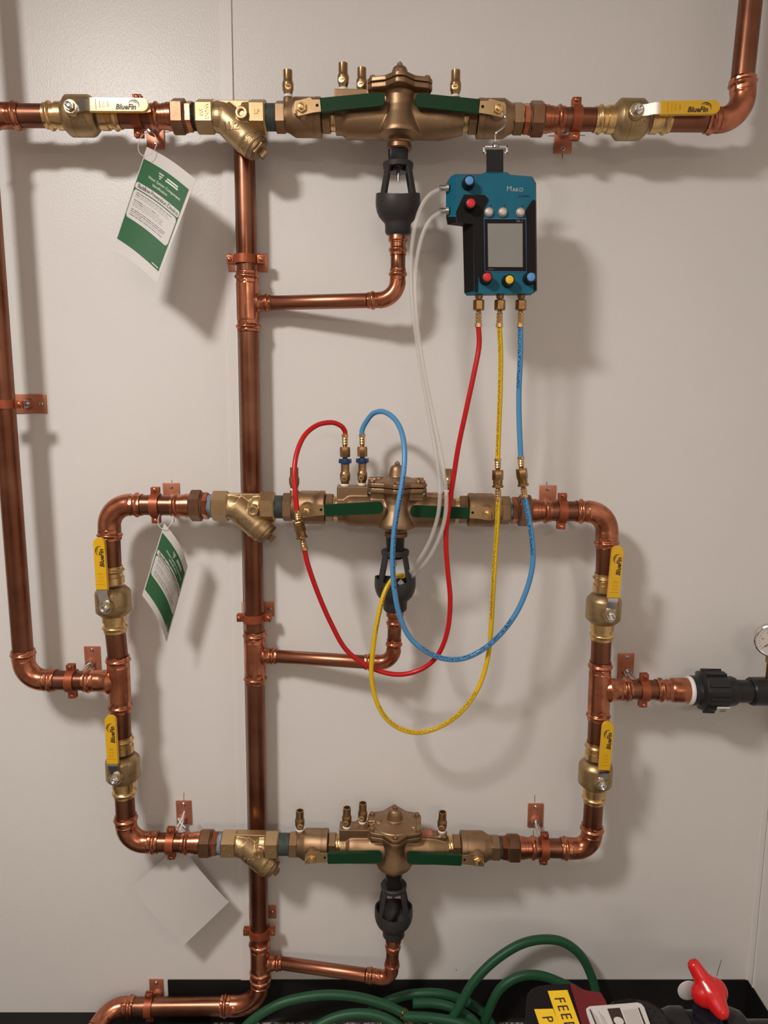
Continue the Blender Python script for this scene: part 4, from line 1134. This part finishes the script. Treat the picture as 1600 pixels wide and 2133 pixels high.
r_conn = [P(618.5, 1063, .19), P(621.5, 1086, .19), P(629.5, 1122, .19), P(634.5, 1146, .19)]
hose('test_hose', 'red test hose from the meter looping left to the middle row', [
    [pr_ + V((0, 0, -.028))] + hose_pts([(998, 720, .175), (988, 775, .178), (972, 850, .178), (955, 930, .172), (944, 1000, .166), (933, 1070, .163), (929, 1130, .163), (933, 1190, .162), (938, 1250, .160), (933, 1310, .157), (915, 1360, .153), (885, 1390, .150), (845, 1404, .148), (805, 1402, .147), (762, 1385, .149), (720, 1352, .156), (688, 1295, .166), (662, 1235, .178), (642, 1178, .187)]) + [r_conn[3]],
    [r_conn[0]] + hose_pts([(615, 1025, .188), (613, 985, .18), (618, 945, .165), (634, 908, .145), (660, 886, .125), (690, 880, .112), (710, 887, .106)]) + [endA + V((0, 0, .006)), endA - V((0, 0, .003))]],
     'hose_red', .0049, None, [(*fr(pr_)[:2], 'barb')] and [(pr_ + V((0, 0, -.030)), pr_, 'barb'), (r_conn[0], r_conn[1], 'barb'), (r_conn[1], r_conn[2], 'nut2'), (r_conn[3], r_conn[2], 'barb')] + chA)
y_c = [P(1037, 955, .17), P(1037, 979, .17), P(1037, 1016, .172), P(1038, 1042, .173)]
hose('test_hose', 'yellow test hose from the meter looping into the middle funnel', [
    [py_ + V((0, 0, -.028))] + hose_pts([(1043, 740, .172), (1042, 820, .172), (1039, 900, .170)]) + [y_c[0]],
    [y_c[3]] + hose_pts([(1036, 1090, .175), (1032, 1150, .175), (1028, 1220, .175), (1024, 1290, .162), (1018, 1360, .156), (1000, 1425, .160), (965, 1478, .166), (920, 1512, .164), (868, 1526, .162), (820, 1510, .160), (788, 1470, .160), (774, 1410, .162), (778, 1345, .165), (788, 1285, .168), (801, 1235, .162), (818, 1206, .145), (833, 1199, .125), (843, 1204, .108)])],
     'hose_yellow', .0047, None, [(py_ + V((0, 0, -.030)), py_, 'barb'), (y_c[0], y_c[1], 'barb'), (y_c[1], y_c[2], 'nut2'), (y_c[3], y_c[2], 'barb'), (P(838, 1200, .117), P(850, 1214, .096), 'barb')])
b_c = [P(1085, 951, .172), P(1086, 976, .172), P(1090, 1013, .174), P(1093, 1036, .175)]
hose('test_hose', 'blue test hose from the meter looping up and over to the middle row', [
    [pb_ + V((0, 0, -.028))] + hose_pts([(1084, 740, .174), (1081, 820, .172), (1082, 890, .172)]) + [b_c[0]],
    [b_c[3]] + hose_pts([(1100, 1070, .178), (1108, 1120, .180), (1110, 1170, .18), (1100, 1220, .178), (1078, 1272, .175), (1048, 1315, .172), (1010, 1350, .170), (968, 1371, .170), (925, 1372, .172), (885, 1355, .175), (852, 1325, .18), (832, 1280, .185), (822, 1230, .19), (818, 1175, .195), (820, 1120, .198), (828, 1060, .198), (838, 1005, .190), (843, 950, .175), (838, 905, .155), (823, 874, .13), (800, 858, .108), (778, 861, .094), (762, 880, .084)]) + [endB + V((0, 0, .008)), endB - V((0, 0, .003))]],
     'hose_blue', .0052, None, [(pb_ + V((0, 0, -.030)), pb_, 'barb'), (b_c[0], b_c[1], 'barb'), (b_c[1], b_c[2], 'nut2'), (b_c[3], b_c[2], 'barb')] + chB)
n1 = org + m5b(362, 637, -.016) - V((.017, 0, 0)); n2 = org + m5b(362, 868, -.016) - V((.017, 0, 0))
def tube(label, first, pts):
    q = [first + V((.008, 0, 0))] + hose_pts(pts); mb = MB().sweep(spline(q, 8), .0040, 14); Mx = recentre(mb)
    solo('clear_tube', mb, [M['tube']], label, 'tube', None, Mx)
tube('clear plastic tube from the upper nipple of the meter down to the funnel', n1, [(893, 408, .176), (872, 445, .172), (859, 505, .168), (856, 570, .166), (860, 640, .166), (869, 715, .168), (882, 795, .17), (896, 875, .172), (908, 945, .174), (916, 1010, .175), (913, 1070, .172), (896, 1125, .16), (872, 1168, .14), (855, 1190, .115), (838, 1208, .096), (832, 1216, .092)])
tube('clear plastic tube from the lower nipple of the meter down to the funnel', n2, [(898, 456, .178), (880, 490, .176), (868, 545, .175), (865, 605, .175), (870, 680, .176), (880, 755, .178), (895, 835, .18), (911, 910, .182), (924, 980, .184), (930, 1045, .183), (922, 1100, .175), (902, 1148, .158), (880, 1180, .134), (860, 1200, .108), (842, 1212, .098), (836, 1220, .095)])

# ------------------------------------------------------------------ garden hose heap on the floor
gp = [
    [(900, 2180, .10), (930, 2140, .10), (958, 2095, .095), (985, 2048, .085), (1028, 2003, .072), (1080, 1969, .060), (1128, 1957, .052), (1172, 1962, .050), (1208, 1988, .052), (1230, 2028, .058), (1243, 2075, .07), (1250, 2130, .09)],
    [(1000, 2160, .07), (1018, 2105, .06), (1042, 2060, .052), (1080, 2035, .046), (1125, 2032, .044), (1175, 2050, .046), (1225, 2080, .055), (1270, 2120, .07)],
    [(470, 2190, .10), (520, 2130, .085), (575, 2094, .075), (630, 2078, .066), (690, 2072, .060), (750, 2078, .060), (800, 2092, .064), (836, 2108, .07), (872, 2128, .085), (905, 2160, .10)],
    [(640, 2150, .12), (690, 2122, .105), (745, 2111, .10), (800, 2120, .105), (850, 2150, .12)],
    [(770, 2105, .04), (815, 2082, .038), (865, 2070, .038), (920, 2070, .038), (965, 2084, .040), (1005, 2108, .05), (1035, 2150, .07)],
    [(860, 2090, .066), (905, 2090, .062), (950, 2102, .07), (990, 2130, .085), (1010, 2170, .1)],
    [(840, 2117, .10), (900, 2120, .10), (960, 2132, .11), (1010, 2160, .13)],
    [(975, 2088, .045), (1005, 2108, .038), (1030, 2140, .04)]]
allp = [P(*q) for l in gp for q in l]; c = sum(allp, V()) / len(allp)
GH = thing('garden_hose', 'thick green hose heaped in loops against the baseboard', 'hose', Matrix.Translation(c))
for l in gp:
    pts = [P(*q) - c for q in l]
    pts = [V((p.x, p.y, max(p.z, .0108 - c.z))) for p in pts]
    obj('hose_loop', MB().sweep(spline(pts, 8), .0104, 18).mesh('hose_loop', [M['hose_green']]), GH)
fA, fB = P(838, 2109, .071) - c, P(868, 2126, .083) - c
obj('brass_coupling', MB().lathe([(0, .0128), (.012, .0132), (.013, .0118), (.018, .0118), (.019, .0140), (.030, .0140), (.032, .0120)], frame(fA, fB), 24).mesh('brass_coupling', [M['brass_dark']]), GH, label='worn brass hose coupling')

# ------------------------------------------------------------------ feed pump in the lower right corner
ZP = .500
def q_(x, y, z=ZP): return Q(x, y, z)
pc = q_(1230, 2110)
PU = thing('feed_pump', 'black and dark red feed pump with yellow lettered tape, lower right', 'pump', Matrix.Translation(V((pc.x, pc.y, 0))))
o0 = V((pc.x, pc.y, 0))
def flat(name, pts, z, th, mt, par, top_r=0.0, label=None, ang=.5):
    n = len(pts); pp = [Q(x, y, z) - o0 for x, y in pts]; cc = sum(pp, V()) / n
    rings = []
    if top_r:
        for k in range(4):
            a = PI / 2 * k / 3; ins = top_r * (1 - math.sin(a)); dz = -top_r * (1 - math.cos(a))
            rings.append([p + (cc - p).normalized() * ins + V((0, 0, -top_r + top_r * math.cos(a))) for p in pp])
    else: rings = [pp]
    rings.append([V((p.x, p.y, z - th)) for p in pp])
    vs = sum(rings, []); fs = [tuple(range(n))]
    for i in range(len(rings) - 1):
        for k in range(n): k2 = (k + 1) % n; fs.append((i * n + k, (i + 1) * n + k, (i + 1) * n + k2, i * n + k2))
    fs.append(tuple((len(rings) - 1) * n + k for k in range(n - 1, -1, -1)))
    o = obj(name, MB().add(vs, fs).mesh(name, [M[mt]], ang), par)
    if label: o['label'] = label
    return o
flat('pump_head', [(1096, 2085), (1099, 2066), (1108, 2056), (1122, 2050), (1150, 2047), (1187, 2046), (1300, 2400), (1090, 2400)], ZP, .16, 'grey_plastic' if False else 'black_matte', PU, .006, 'black pump head')
flat('pump_cover', [(1186, 2046.5), (1197, 2050), (1204, 2056), (1222, 2061), (1252, 2066), (1262, 2083), (1275, 2120), (1330, 2400), (1290, 2400)], ZP + .0008, .14, 'dark_red', PU, .003, 'dark red pump cover')
flat('motor_cowl', [(1262, 2092), (1275, 2078), (1310, 2072), (1350, 2078), (1382, 2096), (1402, 2130), (1420, 2200), (1420, 2400), (1290, 2400)], ZP - .012, .16, 'black_matte', PU, .012, 'black perforated motor cowl')
flat('vent_grille', [(1322, 2088), (1332, 2084), (1348, 2088), (1368, 2099), (1386, 2118), (1400, 2150), (1330, 2150)], ZP - .0110, .001, 'pvc', PU, label='perforated grille')
hd = MB()
for (x, y) in ((1340, 2092), (1352, 2097), (1365, 2104), (1347, 2106), (1360, 2112), (1373, 2116), (1353, 2120), (1366, 2126), (1381, 2130), (1378, 2144), (1330, 2086), (1358, 2134)):
    p = Q(x, y, ZP - .0109) - o0; hd.lathe([(0, .0038), (.0006, .0038)], Matrix.Translation(p) @ UP, 12)
obj('vent_hole', hd.mesh('vent_hole', [M['strap']]), PU)
# yellow label tapes
z2 = ZP + .0006
flat('label_tape', [(1141, 2064), (1182, 2062), (1236, 2212), (1192, 2216)], z2, .0006, 'tape_yellow', PU, label='yellow tape lettered FEED')
flat('label_tape', [(1113, 2102), (1152, 2101), (1196, 2216), (1152, 2220)], z2, .0006, 'tape_yellow', PU, label='yellow tape lettered PUMP')
def onq(cx, cy, dx, dy, z):
    """text running along the tape (towards the viewer), letter tops to the right"""
    A_ = Q(cx, cy, z) - o0; B_ = Q(dx, dy, z) - o0; X = (B_ - A_).normalized(); U = V((0, 0, 1)).cross(X)
    return lambda x, y, w_: A_ + X * x + U * y + V((0, 0, w_))
lt2 = MB(); ml_ = .0185
lt2.text('FEED', .0250, onq(1163, 2077, 1204, 2181, z2 + .0003), ext=.0002, align='LEFT', space=1.28)
lt2.text('PUMP', .0245, onq(1138, 2116, 1174, 2212, z2 + .0003), ext=.0002, align='LEFT', space=1.28)
obj('tape_lettering', lt2.mesh('tape_lettering', [M['black_ink']], 0), PU)
# white data label
zz = ZP + .004
wl = flat('data_label', [(1222, 2108), (1221, 2101), (1228, 2096), (1280, 2092), (1328, 2088), (1336, 2091), (1342, 2098), (1385, 2220), (1262, 2230)], zz, .003, 'paper', PU, label='white printed data label')
dl = MB()
def dq(pts, z=zz + .0004): dl.add([Q(x, y, z) - o0 for x, y in pts], [tuple(range(len(pts)))])
dq([(1265, 2101), (1291, 2099), (1322, 2180), (1297, 2182)]); dq([(1228, 2103), (1230, 2101), (1250, 2150), (1247, 2151)]); dq([(1329, 2099), (1332, 2099), (1352, 2150), (1348, 2151)])
dl2 = MB(); keep = dl
def dg(pts, z=zz + .0004): dl2.add([Q(x, y, z) - o0 for x, y in pts], [tuple(range(len(pts)))])
for k in range(9): x = 1298 + k * 3.4; dg([(x, 2104 - k * .4), (x + .9, 2104 - k * .4), (x + 17.8, 2150), (x + 16.9, 2150)])
for k in range(6): x = 1233 + k * 4.6; dg([(x, 2106 + (k % 3) * 5), (x + .9, 2106 + (k % 3) * 5), (x + 18, 2150), (x + 17, 2150)])
obj('fine_print', dl2.mesh('fine_print', [M['grey_print']], 0, False), PU)
obj('label_print', dl.mesh('label_print', [M['black_ink']], 0, False), PU)
cd_ = MB().lathe([(0, .0078), (.0004, .0078)], Matrix.Translation(Q(1289, 2127, zz + .0005) - o0) @ UP, 24); obj('white_dot', cd_.mesh('white_dot', [M['paper']]), PU)
# pump stand down to the floor
bx0 = Q(1100, 2070, ZP).x - pc.x; bx1 = Q(1400, 2100, ZP).x - pc.x
obj('pump_stand', MB().box((bx0 + .01, -.16, 0), (bx1 - .01, .018, ZP - .155), c=.004).mesh('pump_stand', [M['black_matte']]), PU)

# PVC ball valve with red handle
o1 = P(1470, 2125, .44)
VV = thing('plastic_ball_valve', 'dark grey plastic ball valve with a red handle, lower right', 'valve', Matrix.Translation(V((o1.x, o1.y, 0))))
o2 = V((o1.x, o1.y, 0))
def L2(x, y, off): return P(x, y, off) - o2
XV = V((1, 0, 0)); az = o1.z - .034
sx = (P(1570, 2125, .44) - P(1470, 2125, .44)).x / 100
vb = MB(); ctr = V((0, 0, az)); Mx = Matrix.Translation(ctr)
obj('valve_body', MB().lathe([(-38 * sx, .034), (-30 * sx, .040), (30 * sx, .040), (38 * sx, .034)], Mx, 36).lathe([(0, .024), (.050, .022)], Matrix.Translation(ctr) @ UP, 28).mesh('valve_body', [M['navy']]), VV, label='dark navy valve body')
for s in (-1, 1):
    pr = [(s * 34 * sx, .040), (s * 38 * sx, .046), (s * 62 * sx, .046), (s * 82 * sx, .040), (s * 92 * sx, .029)]
    q = MB().lathe(pr if s > 0 else list(reversed(pr)), Mx, 18)
    obj('union_nut', q.mesh('union_nut', [M['pvc']], .5), VV, label='dark grey ribbed union nut')
q = MB().lathe([(88 * sx, .0265), (260 * sx, .0265)], Mx, 32); obj('tail_pipe', q.mesh('tail_pipe', [M['pvc']]), VV)
hb = MB()
def caps(A_, B_, ra, rb):
    nn = 9
    for k in range(nn + 1):
        t_ = k / nn; p = A_.lerp(B_, t_); r_ = ra + (rb - ra) * t_
        hb.ball(p, r_, n=14)
h0 = L2(1447, 2012, .405); h1 = L2(1478, 2064, .425); h2 = L2(1502, 2106, .455)
caps(h0, h1.lerp(h0, .25), .0118, .0165); caps(h1.lerp(h0, .25), h1.lerp(h2, .2), .0190, .0225); caps(h1.lerp(h2, .2), h2, .0215, .0138)
hb.ball(h1 + V((-.006, 0, -.006)), .0255, n=18, sc_=(1, .9, .9)); hb.ball(h1 + V((.010, .002, -.002)), .022, n=16)
obj('handle', fuse(hb, 'handle', [M['red_handle']], .0018, 6), VV, label='red moulded handle')
pn = L2(1449, 1997, .405)
obj('handle_pin', MB().sweep([h0, pn], .0014, 8).mesh('handle_pin', [M['steel']]), VV)
wt = L2(1434, 2063, .400)
obj('white_tag_disc', MB().lathe([(-.001, .0190), (.0008, .0192), (.0012, .0185)], Matrix.Translation(wt) @ FRONT, 32).mesh('white_tag_disc', [M['paper']]), VV, label='round white disc behind the handle')
obj('valve_stand', MB().box((-.02, -.03, 0), (.02, .03, az - .036)).mesh('valve_stand', [M['black_matte']], 0), VV)

GROUPS = {'copper_pipe': 'copper pipe sections of the pipework', 'copper_elbow': 'copper press elbows', 'copper_tee': 'copper press tees', 'ball_valve': 'brass ball valves with yellow levers',
          'pipe_union': 'copper and bronze unions', 'y_strainer': 'bronze Y strainers', 'backflow_preventer': 'bronze backflow preventers', 'air_gap_funnel': 'charcoal air gap funnels',
          'pipe_hanger': 'copper coated pipe hangers', 'paper_tag': 'card tags hanging from the pipes', 'test_hose': 'coloured test hoses', 'clear_tube': 'clear plastic tubes',
          'threaded_nipple': 'dark threaded nipples', 'copper_adapter': 'copper press adapters'}
for o in COL.objects:
    if o.parent is None and o.name.split('.')[0] in GROUPS and 'label' in o: o['group'] = GROUPS[o.name.split('.')[0]]

print('tris', sum(len(o.data.polygons) * 2 for o in COL.objects if o.type == 'MESH'))
